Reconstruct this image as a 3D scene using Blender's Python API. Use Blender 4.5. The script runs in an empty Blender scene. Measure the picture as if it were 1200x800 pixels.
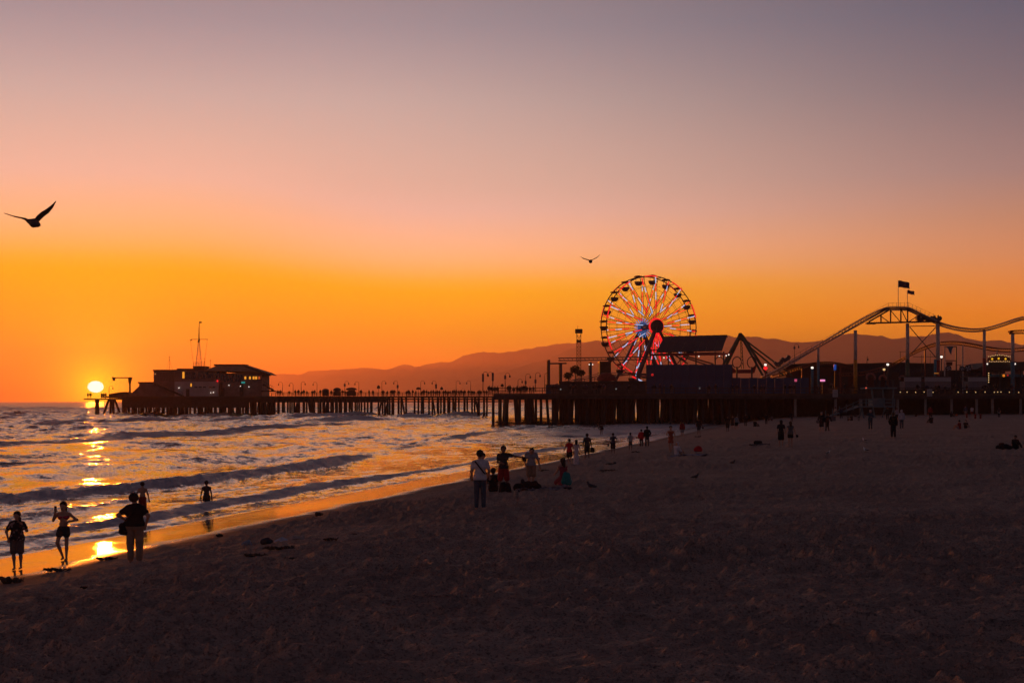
import bpy, bmesh, math, random
import numpy as np
from mathutils import Vector, Matrix, Euler
random.seed(7); RNG = np.random.default_rng(7)
SC = bpy.context.scene
COL = SC.collection
PI = math.pi
# ------------------------------------------------------------------ camera
F = 50.0 / 36.0 * 1200.0          # focal length in photo pixels
CAMZ = 4.5
HOR = 470.0                       # photo row of the horizon
def at(px, py, Y):                # photo pixel + distance -> world point
    return Vector(((px - 600.0) / F * Y, Y, CAMZ + (HOR - py) / F * Y))
def mpp(Y): return Y / F          # metres per pixel at a distance
cam_d = bpy.data.cameras.new('camera'); cam = bpy.data.objects.new('camera', cam_d); COL.objects.link(cam)
cam.location = (0, 0, CAMZ); cam.rotation_euler = (math.radians(90), 0, 0)
cam_d.lens = 50; cam_d.sensor_width = 36; cam_d.shift_y = (HOR - 400.0) / 1200.0
cam_d.clip_start = 0.1; cam_d.clip_end = 60000
SC.camera = cam
SC.view_settings.view_transform = 'Standard'; SC.view_settings.look = 'None'
SC.view_settings.exposure = 0; SC.view_settings.gamma = 1
SC.cycles.max_bounces = 6; SC.cycles.volume_bounces = 1; SC.cycles.sample_clamp_indirect = 4
# ------------------------------------------------------------------ sun direction and sky
SUN_AZ = math.atan((112 - 600) / F)               # from +Y towards +X
SUN_EL = math.radians(0.56)
SUN = Vector((math.sin(SUN_AZ) * math.cos(SUN_EL), math.cos(SUN_AZ) * math.cos(SUN_EL), math.sin(SUN_EL)))
def lin(c):
    return tuple(((v / 255.0) / 12.92 if v <= 10 else ((v / 255.0 + 0.055) / 1.055) ** 2.4) for v in c)
W = bpy.data.worlds.new('World'); SC.world = W; W.use_nodes = True
nt = W.node_tree; nt.nodes.clear()
W.cycles.sampling_method = 'MANUAL'; W.cycles.sample_map_resolution = 4096
class G:                                           # tiny node-graph helper
    def __init__(s, tree): s.t = tree
    def n(s, typ, **kw):
        o = s.t.nodes.new(typ)
        for k, v in kw.items(): setattr(o, k, v)
        return o
    def put(s, sock, v):
        if hasattr(v, 'is_output') or isinstance(v, bpy.types.NodeSocket): s.t.links.new(v, sock)
        else: sock.default_value = v
    def m(s, op, a, b=0.0, c=0.0, clamp=False):
        o = s.n('ShaderNodeMath', operation=op, use_clamp=clamp)
        s.put(o.inputs[0], a); s.put(o.inputs[1], b); s.put(o.inputs[2], c)
        return o.outputs[0]
    def vm(s, op, a, b=(0, 0, 0)):
        o = s.n('ShaderNodeVectorMath', operation=op)
        s.put(o.inputs[0], a); s.put(o.inputs[1], b)
        return o
    def smooth(s, v, a, b, lo=0.0, hi=1.0):
        o = s.n('ShaderNodeMapRange', interpolation_type='SMOOTHSTEP')
        s.put(o.inputs[0], v)
        for i, x in enumerate((a, b, lo, hi)): s.put(o.inputs[1 + i], x)
        return o.outputs[0]
    def ramp(s, v, stops, interp='LINEAR'):
        o = s.n('ShaderNodeValToRGB'); r = o.color_ramp; r.interpolation = interp
        while len(r.elements) > 1: r.elements.remove(r.elements[-1])
        for i, (p, c) in enumerate(stops):
            e = r.elements[0] if i == 0 else r.elements.new(p)
            e.position = p; e.color = tuple(c)[:3] + (1,)
        s.put(o.inputs[0], v); return o.outputs[0]
    def mix(s, f, a, b, mode='MIX'):
        o = s.n('ShaderNodeMix', data_type='RGBA', blend_type=mode)
        s.put(o.inputs[0], f); s.put(o.inputs[6], a); s.put(o.inputs[7], b)
        return o.outputs[2]
    def noise(s, vec, scale, detail=3, rough=0.55, dim='3D'):
        o = s.n('ShaderNodeTexNoise', noise_dimensions=dim)
        if vec is not None: s.put(o.inputs['Vector'], vec)
        o.inputs['Scale'].default_value = scale; o.inputs['Detail'].default_value = detail; o.inputs['Roughness'].default_value = rough
        return o.outputs[0]
    def attr(s, name):
        return s.n('ShaderNodeAttribute', attribute_name=name)
    def bump(s, h, strength, dist, normal=None):
        o = s.n('ShaderNodeBump'); s.put(o.inputs['Height'], h)
        o.inputs['Strength'].default_value = strength; o.inputs['Distance'].default_value = dist
        if normal is not None: s.put(o.inputs['Normal'], normal)
        return o.outputs[0]
g = G(nt)
tc = g.n('ShaderNodeTexCoord'); d = g.vm('NORMALIZE', tc.outputs['Generated']).outputs[0]
sx = g.n('ShaderNodeSeparateXYZ'); g.put(sx.inputs[0], d)
elev = g.m('MULTIPLY', g.m('ARCSINE', sx.outputs[2]), 180 / PI)
t = g.m('SQRT', g.m('DIVIDE', g.m('MAXIMUM', elev, 0.0), 90.0))
hxy = g.m('SQRT', g.m('ADD', g.m('MULTIPLY', sx.outputs[0], sx.outputs[0]), g.m('MULTIPLY', sx.outputs[1], sx.outputs[1])))
ca = g.m('DIVIDE', g.m('ADD', g.m('MULTIPLY', sx.outputs[0], math.sin(SUN_AZ)), g.m('MULTIPLY', sx.outputs[1], math.cos(SUN_AZ))), g.m('MAXIMUM', hxy, 1e-5))
az = g.m('MULTIPLY', g.m('ARCCOSINE', g.m('MINIMUM', g.m('MAXIMUM', ca, -1.0), 1.0)), 180 / PI)
ang = g.m('MULTIPLY', g.m('ARCCOSINE', g.m('MINIMUM', g.vm('DOT_PRODUCT', d, tuple(SUN)).outputs['Value'], 1.0)), 180 / PI)
def stops(rows): return [(math.sqrt(e / 90.0), lin(c)) for e, c in rows]
A_ROWS = [(0.0, (1.0, 0.0, 0.0)), (0.261, (1.0, 0.0, 0.0)), (1.306, (1.0, 0.2316, 0.0)), (2.284, (1.0005, 0.4307, 0.0)), (3.911, (1.0785, 0.4863, 0.0)), (5.047, (1.0512, 0.5258, 0.0)), (5.533, (1.0626, 0.5396, 0.0368)), (6.501, (1.0297, 0.5743, 0.2109)), (7.145, (1.0185, 0.5845, 0.2963)), (8.746, (0.8612, 0.5656, 0.4397)), (10.333, (0.7123, 0.5188, 0.4353)), (11.905, (0.5614, 0.4663, 0.4348)), (13.458, (0.4307, 0.3815, 0.3918)), (14.748, (0.3252, 0.3165, 0.3542))]
B_ROWS = [(0.0, (1.6, 0.4257, 0.0)), (2.675, (1.6, 0.4257, 0.0)), (3.359, (1.4493, 0.3838, 0.0182)), (5.533, (0.8764, 0.3393, 0.1505)), (7.145, (0.5897, 0.2889, 0.1837)), (8.746, (0.3731, 0.2422, 0.2308)), (11.905, (0.1799, 0.1587, 0.1928)), (14.748, (0.0958, 0.117, 0.1741))]
A = [(math.sqrt(e / 90.0), c) for e, c in A_ROWS] + stops([(22, (94, 88, 100)), (40, (50, 49, 62)), (90, (24, 27, 40))])
B = [(math.sqrt(e / 90.0), c) for e, c in B_ROWS] + stops([(22, (74, 72, 86)), (40, (44, 45, 59)), (90, (24, 27, 40))])
Cc = stops([(0, (66, 55, 64)), (4, (86, 68, 77)), (9, (92, 76, 85)), (18, (70, 66, 79)), (40, (42, 42, 57)), (90, (24, 27, 40))])
boost = g.m('ADD', 1.0, g.m('MULTIPLY', g.smooth(az, 3, 15, 0.0, 0.24), g.smooth(elev, 5.0, 9.0, 1.0, 0.0)))
sky_c = g.mix(g.smooth(az, g.smooth(elev, 8.0, 13.0, 12.0, 7.0), 42), g.vm('MULTIPLY', g.ramp(g.m('MULTIPLY', t, g.m('ADD', 1.0, g.m('MULTIPLY', g.smooth(az, 2.5, 13, 0.0, 0.075), g.smooth(elev, 7.0, 12.5, 1.0, 0.0)))), A), g.n('ShaderNodeCombineXYZ').outputs[0]).outputs[0], g.ramp(t, B))
sky_c = g.mix(g.smooth(az, 38, 135), sky_c, g.ramp(t, Cc))
# aureole round the sun, then the disc itself
glow = g.m('ADD', g.m('MULTIPLY', g.m('EXPONENT', g.m('DIVIDE', ang, -0.85)), 2.6), g.m('MULTIPLY', g.m('EXPONENT', g.m('DIVIDE', ang, -2.4)), 0.22))
gcol = g.mix(1.0, glow, (1.0, 0.95, 0.0, 1), 'MULTIPLY')
sky_c = g.mix(1.0, sky_c, gcol, 'ADD')
for nd in [q for q in nt.nodes if q.bl_idname == 'ShaderNodeCombineXYZ']:
    for k, f_ in enumerate((1.0, 0.62, 1.0)): g.put(nd.inputs[k], g.m('ADD', 1.0, g.m('MULTIPLY', g.m('SUBTRACT', boost, 1.0), f_)))
nish = g.n('ShaderNodeTexSky', sky_type='NISHITA', sun_disc=False, sun_elevation=SUN_EL, sun_rotation=SUN_AZ, dust_density=3.0, ozone_density=2.0)
nish_c = g.mix(1.0, nish.outputs[0], (0.0006, 0.0006, 0.0006, 1), 'MULTIPLY')
sky_c = g.mix(1.0, sky_c, nish_c, 'ADD')
# the disc is slightly flattened by refraction near the horizon
dxs = g.vm('DOT_PRODUCT', d, (math.cos(SUN_AZ), -math.sin(SUN_AZ), 0)).outputs['Value']
dzs = g.m('SUBTRACT', sx.outputs[2], math.sin(SUN_EL))
rr = g.m('SQRT', g.m('ADD', g.m('POWER', g.m('DIVIDE', dxs, 8.6 / F), 2.0), g.m('POWER', g.m('DIVIDE', dzs, 6.6 / F), 2.0)))
front = g.m('GREATER_THAN', g.vm('DOT_PRODUCT', d, tuple(SUN)).outputs['Value'], 0.9)
disc = g.m('MULTIPLY', g.smooth(rr, 0.92, 1.06, 1.0, 0.0), front)
sky_c = g.mix(disc, sky_c, (4.5, 4.4, 4.0, 1))
bg = g.n('ShaderNodeBackground'); g.put(bg.inputs[0], sky_c); bg.inputs[1].default_value = 1.0
wo = g.n('ShaderNodeOutputWorld'); g.put(wo.inputs[0], bg.outputs[0])
sun_d = bpy.data.lights.new('sun', 'SUN'); sun_d.energy = 2.1; sun_d.angle = math.radians(0.53); sun_d.color = (1.0, 0.22, 0.012)
sun_o = bpy.data.objects.new('sun', sun_d); COL.objects.link(sun_o)
SUNL = Vector((math.sin(SUN_AZ), math.cos(SUN_AZ), math.tan(math.radians(1.15)))).normalized()
sun_o.rotation_euler = SUNL.to_track_quat('Z', 'Y').to_euler(); sun_o.location = (-20, 5, 30)

# ------------------------------------------------------------------ materials
MATS = {}
def mat(name, col, rough=0.7, metal=0.0, var=0.25, scale=3.0, emit=None, estr=0.0, spec=0.5, bump=0.0, alpha=None):
    if name in MATS: return MATS[name]
    m = bpy.data.materials.new(name); m.use_nodes = True
    h = G(m.node_tree); b = m.node_tree.nodes['Principled BSDF']
    tcn = h.n('ShaderNodeTexCoord')
    c = tuple(col) + (1,)
    nz = h.noise(tcn.outputs['Object'], scale, 4, 0.6)
    dark = tuple(v * (1 - var) for v in col) + (1,); lite = tuple(min(1, v * (1 + var)) for v in col) + (1,)
    h.put(b.inputs['Base Color'], h.mix(h.smooth(nz, 0.3, 0.7), dark, lite))
    b.inputs['Roughness'].default_value = rough; b.inputs['Metallic'].default_value = metal
    b.inputs['Specular IOR Level'].default_value = spec
    if bump: h.put(b.inputs['Normal'], h.bump(h.noise(tcn.outputs['Object'], scale * 6, 3), 0.5, bump))
    if emit:
        b.inputs['Emission Color'].default_value = tuple(emit) + (1,); b.inputs['Emission Strength'].default_value = estr
    MATS[name] = m; return m
# ------------------------------------------------------------------ object helpers
def mesh_obj(name, me, parent=None, m=None):
    o = bpy.data.objects.new(name, me); COL.objects.link(o)
    if m is not None and not me.materials: me.materials.append(m)
    if parent is not None: o.parent = parent
    return o
def tag(o, label=None, cat=None, group=None, kind=None):
    if label: o['label'] = label
    if cat: o['category'] = cat
    if group: o['group'] = group
    if kind: o['kind'] = kind
    return o
def empty(name, loc, label, cat, group=None, rz=0.0):
    o = bpy.data.objects.new(name, None); COL.objects.link(o)
    o.location = loc; o.rotation_euler = (0, 0, rz); o.empty_display_size = 0.3
    return tag(o, label, cat, group)
def copy_tree(o, parent=None):
    c = o.copy(); COL.objects.link(c); c.parent = parent
    for ch in list(o.children): copy_tree(ch, c)
    return c
class MB:                                          # collects simple shapes into one mesh
    def __init__(s): s.v = []; s.f = []; s.smooth = []
    def add(s, v, f, smooth=False):
        k = len(s.v); s.v += [tuple(p) for p in v]; s.f += [tuple(i + k for i in q) for q in f]; s.smooth += [smooth] * len(f); return s
    def box(s, c, size, rz=0.0, rx=0.0, ry=0.0):
        R = Euler((rx, ry, rz)).to_matrix(); c = Vector(c); x, y, z = (q / 2 for q in size)
        v = [c + R @ Vector((a * x, b * y, e * z)) for e in (-1, 1) for b in (-1, 1) for a in (-1, 1)]
        return s.add(v, [(0, 2, 3, 1), (4, 5, 7, 6), (0, 1, 5, 4), (2, 6, 7, 3), (0, 4, 6, 2), (1, 3, 7, 5)])
    def bar(s, a, b, w, h=None, up=(0, 0, 1)):     # rectangular bar from a to b
        a = Vector(a); b = Vector(b); h = w if h is None else h
        dr = (b - a).normalized(); u = Vector(up)
        if abs(dr.dot(u)) > 0.98: u = Vector((0, 1, 0))
        sd = dr.cross(u).normalized() * (w / 2); uu = sd.cross(dr).normalized() * (h / 2)
        v = [p + sd * i + uu * j for p in (a, b) for j in (-1, 1) for i in (-1, 1)]
        return s.add(v, [(0, 2, 3, 1), (4, 5, 7, 6), (0, 1, 5, 4), (2, 6, 7, 3), (0, 4, 6, 2), (1, 3, 7, 5)])
    def tube(s, pts, r, n=8, cap=True):            # round tube, r a number or one per point
        pts = [Vector(p) for p in pts]; rs = [r] * len(pts) if not hasattr(r, '__len__') else list(r)
        v = []; f = []; ref = Vector((0, 0, 1))
        d0 = (pts[1] - pts[0]).normalized()
        if abs(d0.z) > 0.9: ref = Vector((1, 0, 0))
        for i, p in enumerate(pts):
            dd = ((pts[min(i + 1, len(pts) - 1)] - pts[max(i - 1, 0)])).normalized()
            a = dd.cross(ref)
            if a.length < 1e-4: a = dd.cross(Vector((0, 1, 0)))
            a.normalize(); b = dd.cross(a).normalized(); ref = a.cross(dd).normalized() if True else ref
            for k in range(n):
                th = 2 * PI * k / n; v.append(p + (a * math.cos(th) + b * math.sin(th)) * rs[i])
        for i in range(len(pts) - 1):
            for k in range(n):
                k2 = (k + 1) % n; f.append((i * n + k, i * n + k2, (i + 1) * n + k2, (i + 1) * n + k))
        s.add(v, f, True)
        if cap:
            s.add([], []); k0 = len(s.v) - len(v)
            s.f += [tuple(k0 + k for k in range(n))[::-1], tuple(k0 + (len(pts) - 1) * n + k for k in range(n))]; s.smooth += [False, False]
        return s
    def lathe(s, prof, c=(0, 0, 0), n=16, axis='z'):
        v = []; f = []; c = Vector(c)
        for r, z in prof:
            for k in range(n):
                th = 2 * PI * k / n; q = (r * math.cos(th), r * math.sin(th), z)
                if axis == 'y': q = (q[0], q[2], q[1])
                v.append(c + Vector(q))
        for i in range(len(prof) - 1):
            for k in range(n):
                k2 = (k + 1) % n; f.append((i * n + k, i * n + k2, (i + 1) * n + k2, (i + 1) * n + k))
        return s.add(v, f, True)
    def prism(s, poly, y0, y1):                     # polygon in x,z extruded along y
        n = len(poly); v = [(x, y0, z) for x, z in poly] + [(x, y1, z) for x, z in poly]
        f = [tuple(range(n)), tuple(range(n, 2 * n))[::-1]] + [(i, i + n, (i + 1) % n + n, (i + 1) % n) for i in range(n)]
        return s.add(v, f)
    def mesh(s, name):
        me = bpy.data.meshes.new(name); me.from_pydata(s.v, [], s.f)
        me.polygons.foreach_set('use_smooth', s.smooth); me.update(); return me
    def build(s, name, m, parent=None, loc=None):
        o = mesh_obj(name, s.mesh(name), parent, m)
        if loc is not None: o.location = loc
        return o
def child(o, parent, loc=None):
    o.parent = parent
    if loc is not None: o.location = loc
    return o
# ------------------------------------------------------------------ numpy noise
_P = np.random.default_rng(3).permutation(4096)
def _h(ix, iy, k=0): return _P[(_P[(ix + 131 * k) & 4095] + iy) & 4095] / 4095.0
def vnoise(x, y, k=0):
    ix = np.floor(x).astype(np.int64); iy = np.floor(y).astype(np.int64); fx = x - ix; fy = y - iy
    fx = fx * fx * fx * (fx * (fx * 6 - 15) + 10); fy = fy * fy * fy * (fy * (fy * 6 - 15) + 10)
    a = _h(ix, iy, k); b = _h(ix + 1, iy, k); c = _h(ix, iy + 1, k); e = _h(ix + 1, iy + 1, k)
    return (a * (1 - fx) + b * fx) * (1 - fy) + (c * (1 - fx) + e * fx) * fy - 0.5
def fbm(x, y, k=0, oct=4, gain=0.5):
    s = 0; a = 1.0
    for i in range(oct):
        s = s + a * vnoise(x, y, k + i * 7); x = x * 2.03 + 17.1; y = y * 2.03 + 5.7; a *= gain
    return s
def sstep(v, a, b):
    q = np.clip((v - a) / (b - a), 0, 1); return q * q * (3 - 2 * q)
def grid_mesh(name, X, Y, Z, attrs=None, keep=None):
    r, c = X.shape; co = np.stack([X, Y, Z], -1).reshape(-1, 3).astype(np.float32)
    i = np.arange(r * c).reshape(r, c)
    q = np.stack([i[:-1, :-1], i[:-1, 1:], i[1:, 1:], i[1:, :-1]], -1).reshape(-1, 4)
    if keep is not None: q = q[keep.reshape(-1)]
    me = bpy.data.meshes.new(name)
    me.vertices.add(len(co)); me.vertices.foreach_set('co', co.reshape(-1))
    me.loops.add(q.size); me.loops.foreach_set('vertex_index', q.reshape(-1).astype(np.int32))
    me.polygons.add(len(q)); me.polygons.foreach_set('loop_start', (np.arange(len(q)) * 4).astype(np.int32))
    me.polygons.foreach_set('use_smooth', np.ones(len(q), bool))
    for k, v in (attrs or {}).items():
        a = me.attributes.new(k, 'FLOAT', 'POINT'); a.data.foreach_set('value', v.reshape(-1).astype(np.float32))
    me.update(calc_edges=True); me.validate(); return me
# ------------------------------------------------------------------ terrain: shoreline frame
SH_D = Vector((0.229, 1.0)).normalized()            # along the shore, away from the camera
SH_N = (SH_D.y, -SH_D.x)                            # inland
def shore_s(x, y): return ((x + 12.9) * SH_N[0] + (y - 35.8) * SH_N[1])
def shore_t(x, y): return ((x + 12.9) * SH_D.x + (y - 35.8) * SH_D.y)
_ss = np.array([-400, -60, -15, -6, -3.0, 0, 1.6, 3.3, 6, 10, 17, 28, 60, 100, 400.])
_zz = np.array([-4.0, -2.5, -0.6, -0.20, -0.01, 0.14, 0.26, 0.42, 0.83, 1.20, 1.48, 1.72, 2.0, 2.1, 2.6])
_fs = np.linspace(-400, 400, 16001); _fz = np.interp(_fs, _ss, _zz)
_fz = np.convolve(np.pad(_fz, 30, mode='edge'), np.hanning(61) / np.hanning(61).sum(), 'valid')
def beach_z0(x, y):
    s = shore_s(x, y); return np.interp(s, _fs, _fz)
def dents(x, y, cell, k, r):
    ix = np.floor(x / cell).astype(np.int64); iy = np.floor(y / cell).astype(np.int64); out = np.zeros_like(x)
    for a in (-1, 0, 1):
        for b in (-1, 0, 1):
            cx = (ix + a + _h(ix + a, iy + b, k)) * cell; cy = (iy + b + _h(ix + a, iy + b, k + 1)) * cell
            th = _h(ix + a, iy + b, k + 2) * PI; u = (x - cx) * np.cos(th) + (y - cy) * np.sin(th); w = -(x - cx) * np.sin(th) + (y - cy) * np.cos(th)
            dd = np.sqrt((u / 1.5) ** 2 + w ** 2) / r
            out += (-np.exp(-dd ** 2 * 1.4) + 0.55 * np.exp(-((dd - 1.45) / 0.42) ** 2)) * (0.35 + 0.65 * _h(ix + a, iy + b, k + 3))
    return out
def crest(n, w=0.26, p=1.5): return np.clip(1 - np.abs(n) / w, 0, 1) ** p          # thin curved crest lines
def beach_z(x, y):                                  # full surface, footprints included
    x = np.asarray(x, float); y = np.asarray(y, float)
    s = shore_s(x, y); z = beach_z0(x, y)
    dry = sstep(s + 1.2 * fbm(x * 0.15, y * 0.15, 40, 2), 1.2, 5.0)
    far = 1 - 0.5 * sstep(np.hypot(x, y), 60, 160)
    z = z + dry * far * (0.55 + 0.9 * np.clip(fbm(x * 0.18, y * 0.18, 44, 2) + 0.4, 0, 1)) * (0.045 * dents(x, y, 0.55, 50, 0.14) + 0.018 * dents(x + 5, y, 0.25, 60, 0.08) + 0.115 * crest(vnoise(x * 1.55 + 0.3 * y + 0.6 * vnoise(x * 0.9, y * 0.9, 33), y * 2.5, 11) + 0.10 * vnoise(x * 6, y * 6, 14)) + 0.062 * crest(vnoise(x * 3.0 + 3, y * 4.9 - 0.4 * x, 13) + 0.08 * vnoise(x * 9, y * 9, 16)) + 0.05 * fbm(x * 0.8, y * 0.9, 12, 2) + 0.14 * fbm(x * 0.22, y * 0.22, 15, 2))
    z = z + 0.03 * fbm(x * 0.12, y * 0.12, 19, 2) * sstep(s, -3, 2)
    return z
def gz(x, y): return float(beach_z(np.array([x]), np.array([y]))[0])
# ---- sand: one perspective-graded sheet (fine near the viewer, coarse far off)
pyr = np.concatenate([np.linspace(1500, 830, 40)[:-1], np.linspace(830, 500, 500)[:-1], np.linspace(500, 476, 60), [474, 472.6, 471.6, 471.0, 470.6]])
Yr = (CAMZ - 1.4) * F / (pyr - HOR)
fx = np.concatenate([np.linspace(-2.6, -0.50, 50)[:-1], np.linspace(-0.50, 0.50, 900)[:-1], np.linspace(0.50, 2.6, 50)])
fx0 = fx
XX = Yr[:, None] * fx[None, :]; YY = np.repeat(Yr[:, None], len(fx), 1)
ZZ = beach_z(XX, YY); S_ = shore_s(XX, YY)
wet = 1 - sstep(S_ + 0.9 * fbm(XX * 0.25, YY * 0.25, 21, 3) + 0.25 * fbm(XX * 1.2, YY * 1.2, 23, 2), 0.1, 1.7)
damp = 1 - sstep(S_ + 1.6 * fbm(XX * 0.3, YY * 0.3, 25, 3), 0.6, 3.4)
keep = (S_[:-1, :-1] > -70) & (XX[:-1, :-1] < 2500)
sand = mesh_obj('sand', grid_mesh('sand', XX, YY, ZZ, {'wet': wet, 'damp': damp, 'far': sstep(shore_t(XX, YY), 60, 190)}, keep)); tag(sand, kind='structure')
m = bpy.data.materials.new('sand'); m.use_nodes = True; h = G(m.node_tree); b = m.node_tree.nodes['Principled BSDF']
tcn = h.n('ShaderNodeTexCoord'); ob = tcn.outputs['Object']
wv = h.attr('wet').outputs['Fac']; dv = h.attr('damp').outputs['Fac']
c0 = h.mix(h.smooth(h.noise(ob, 0.35, 4), 0.35, 0.65), (0.38, 0.275, 0.225, 1), (0.47, 0.345, 0.28, 1))
c0 = h.mix(h.smooth(h.noise(ob, 22, 3, 0.7), 0.50, 0.66), c0, (0.19, 0.14, 0.12, 1))
c0 = h.mix(h.smooth(h.noise(ob, 9, 4, 0.7), 0.52, 0.72), c0, (0.25, 0.185, 0.155, 1))
c0 = h.mix(h.smooth(h.noise(ob, 12, 3, 0.7), 0.60, 0.74), c0, (0.56, 0.42, 0.35, 1))
c0 = h.mix(dv, c0, (0.24, 0.155, 0.12, 1)); c0 = h.mix(wv, c0, (0.055, 0.038, 0.031, 1))
h.put(b.inputs['Base Color'], c0)
fv = h.attr('far').outputs['Fac']
wr = h.m('ADD', h.m('ADD', 0.03, h.m('MULTIPLY', h.smooth(h.noise(ob, 1.1, 3), 0.42, 0.75), 0.12)), h.m('MULTIPLY', fv, 0.40))
mr_ = h.n('ShaderNodeMix', data_type='FLOAT'); h.put(mr_.inputs[0], wv); mr_.inputs[2].default_value = 0.9; h.put(mr_.inputs[3], wr)
h.put(b.inputs['Roughness'], mr_.outputs[0])
h.put(b.inputs['Specular IOR Level'], h.m('ADD', h.m('MULTIPLY', wv, 0.75), 0.12))
hb = h.m('ADD', h.m('MULTIPLY', h.noise(ob, 9, 4, 0.65), 1.0), h.m('MULTIPLY', h.noise(ob, 60, 2), 0.15))
bn = h.n('ShaderNodeBump'); h.put(bn.inputs['Height'], hb); bn.inputs['Distance'].default_value = 0.10
h.put(bn.inputs['Strength'], h.m('ADD', h.m('MULTIPLY', wv, -0.90), 0.92)); h.put(b.inputs['Normal'], bn.outputs[0])
sand.data.materials.append(m)
# ------------------------------------------------------------------ sea
def sea_h(x, y, cell):
    s = shore_s(x, y); tt = shore_t(x, y)
    off = -s - 2.6                                       # metres out from the shore
    deep = sstep(off, 4, 26)
    ok = lambda lam: np.clip(1.6 - cell * 3.0 / lam, 0, 1)
    h = np.zeros_like(x); foam = np.zeros_like(x)
    wob = 3.2 * fbm(tt * 0.03, s * 0.01, 70, 3)
    for lam, amp, k in ((31, 0.14, 1), (17, 0.10, 2), (9.5, 0.07, 3), (5.2, 0.05, 4)):
        ph = 2 * PI * (s + wob * (1.0 if k < 3 else 1.6) + 0.12 * tt * (-1) ** k) / lam + k * 1.7
        q = fbm(tt / lam * 0.45, s / lam * 0.3, 80 + k, 2)
        h += amp * deep * ok(lam) * (np.sin(ph) + 0.25 * np.sin(2 * ph)) * np.clip(0.7 + 1.6 * q, 0, 1.7)
    sea_state = 1 + 1.7 * sstep(off, 60, 140)
    for lam, k in ((16, 1), (10, 2), (5.5, 3), (2.8, 4), (1.3, 5)):
        n = vnoise(tt / (lam * 1.9) + 0.2 * s / lam, s / lam, 90 + k * 5) + 0.35 * vnoise(tt / lam * 1.3, s / lam * 1.9, 93 + k * 5)
        h += (0.060 * lam ** 0.8 * deep * sea_state * (0.62 + 0.38 * sstep(off, 55, 100)) * (0.6 if lam > 12 else 1.0) + 0.016 * lam ** 0.6 * sstep(off, 0.3, 6)) * ok(lam) * (0.5 - 2.0 * np.abs(n))
    for s0, amp, fw, bw, k, t0, t1, slope in BREAK:
        sc = s0 - (0.115 * np.maximum(0, tt - 62) if k == 4 else 0) + (2.6 if k < 6 else 5.0) * fbm(tt * 0.022, tt * 0 + k, 100 + k, 3) * min(1.0, abs(s0) / 18) + slope * (tt - t0) + 0.5 * fbm(tt * 0.3, tt * 0 + k, 103 + k, 2)
        aa = amp * np.clip(0.85 + 1.3 * fbm(tt * 0.035, tt * 0 + 3 * k, 130 + k, 2), 0.15, 1.5) * (1 - 0.55 * sstep(tt, 95, 190) * (k < 6)) * sstep(tt, t0 - 12, t0 + 12) * (1 - sstep(tt, t1 - 20, t1 + 20))
        u = s - sc
        prof = np.where(u > 0, np.exp(-(u / fw) ** 2), np.exp(-(u / bw) ** 2))
        lump = 1 + 0.5 * fbm(tt * 0.8, s * 0.8, 150 + k, 3)
        h += aa * prof * lump
        # white water: on the front face and drifting behind it
        fr = np.exp(-((u - fw * 0.55) / (fw * 1.0)) ** 2) * np.clip(aa / amp, 0, 1.1)
        bk = np.exp(-(np.minimum(u, 0) / (bw * 2.2)) ** 2) * (u < 0) * 0.35
        h += aa * 0.55 * np.clip(fr, 0, 1) * ok(1.1) * fbm(tt * 1.5, s * 1.9, 170 + k, 3)
        foam = np.maximum(foam, np.clip(fr + bk * np.clip(aa / amp, 0, 1), 0, 1) * (1.0 if amp > 0.14 else 0.55))
    h *= sstep(off, 0.0, 3.0) * 0.85 + 0.15
    sur = np.exp(-((off - 26) / 18) ** 2) * 0.30 + np.exp(-((off - 75) / 25) ** 2) * 0.12   # suds lying over the surf zone
    sur = sur + 0.60 * sstep(tt, 100, 180) * np.exp(-((off - 8) / 11) ** 2) + 0.16 * np.exp(-((off - 5) / 7) ** 2)
    foam = np.clip(np.maximum(foam, sur), 0, 1)
    return h, foam
# offset, height, front width, back width, seed, along-shore range, drift per metre
BREAK = [(-3.6, 0.05, 0.4, 1.6, 1, -60, 500, 0.0), (-5.2, 0.15, 0.55, 2.0, 2, 8, 320, 0.0), (-10.2, 0.12, 0.6, 2.2, 3, -40, 34, 0.0),
         (-14.6, 0.31, 1.0, 3.4, 4, -60, 240, 0.0), (-34, 0.12, 1.2, 4.0, 5, -20, 60, 0.0), (-63, 0.48, 2.4, 6.0, 6, 70, 240, -0.05), (-80, 0.75, 2.8, 6.0, 7, 150, 420, -0.02),
         (-115, 0.40, 3, 8.0, 8, 60, 460, 0.0), (-44, 0.16, 2.0, 5.0, 9, -20, 120, 0.0)]
rows = np.concatenate([np.linspace(900, 700, 40)[:-1], np.linspace(700, 526, 420)])
Yn = CAMZ * F / (rows - HOR)
Yr = np.concatenate([Yn, np.arange(Yn[-1] + 0.5, 240, 0.9), np.arange(241, 520, 1.6), np.arange(522, 900, 2.6), np.geomspace(905, 12600, 60)])
fx = np.concatenate([np.linspace(-1.3, -0.42, 90)[:-1], np.linspace(-0.42, 0.04, 560)[:-1], np.linspace(0.04, 0.30, 110)[:-1], np.linspace(0.30, 1.0, 30)])
XX = Yr[:, None] * fx[None, :]; YY = np.repeat(Yr[:, None], len(fx), 1)
cell = np.maximum(np.abs(np.gradient(Yr))[:, None] * 0.6, Yr[:, None] * 0.0012) + 0 * XX
HH, FO = sea_h(XX, YY, cell)
rw = np.random.default_rng(5).normal(size=XX.shape)            # far swell: crests too small to mesh one by one
for _ in range(2): rw = np.apply_along_axis(lambda v: np.convolve(v, np.ones(5) / 5, 'same'), 1, rw)
rw = rw / rw.std()
HH = HH + rw * 0.25 * sstep(Yr, 700, 1100)[:, None] * sstep(-shore_s(XX, YY), 10, 60)
keep = shore_s(XX, YY)[:-1, :-1] < 14
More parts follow.
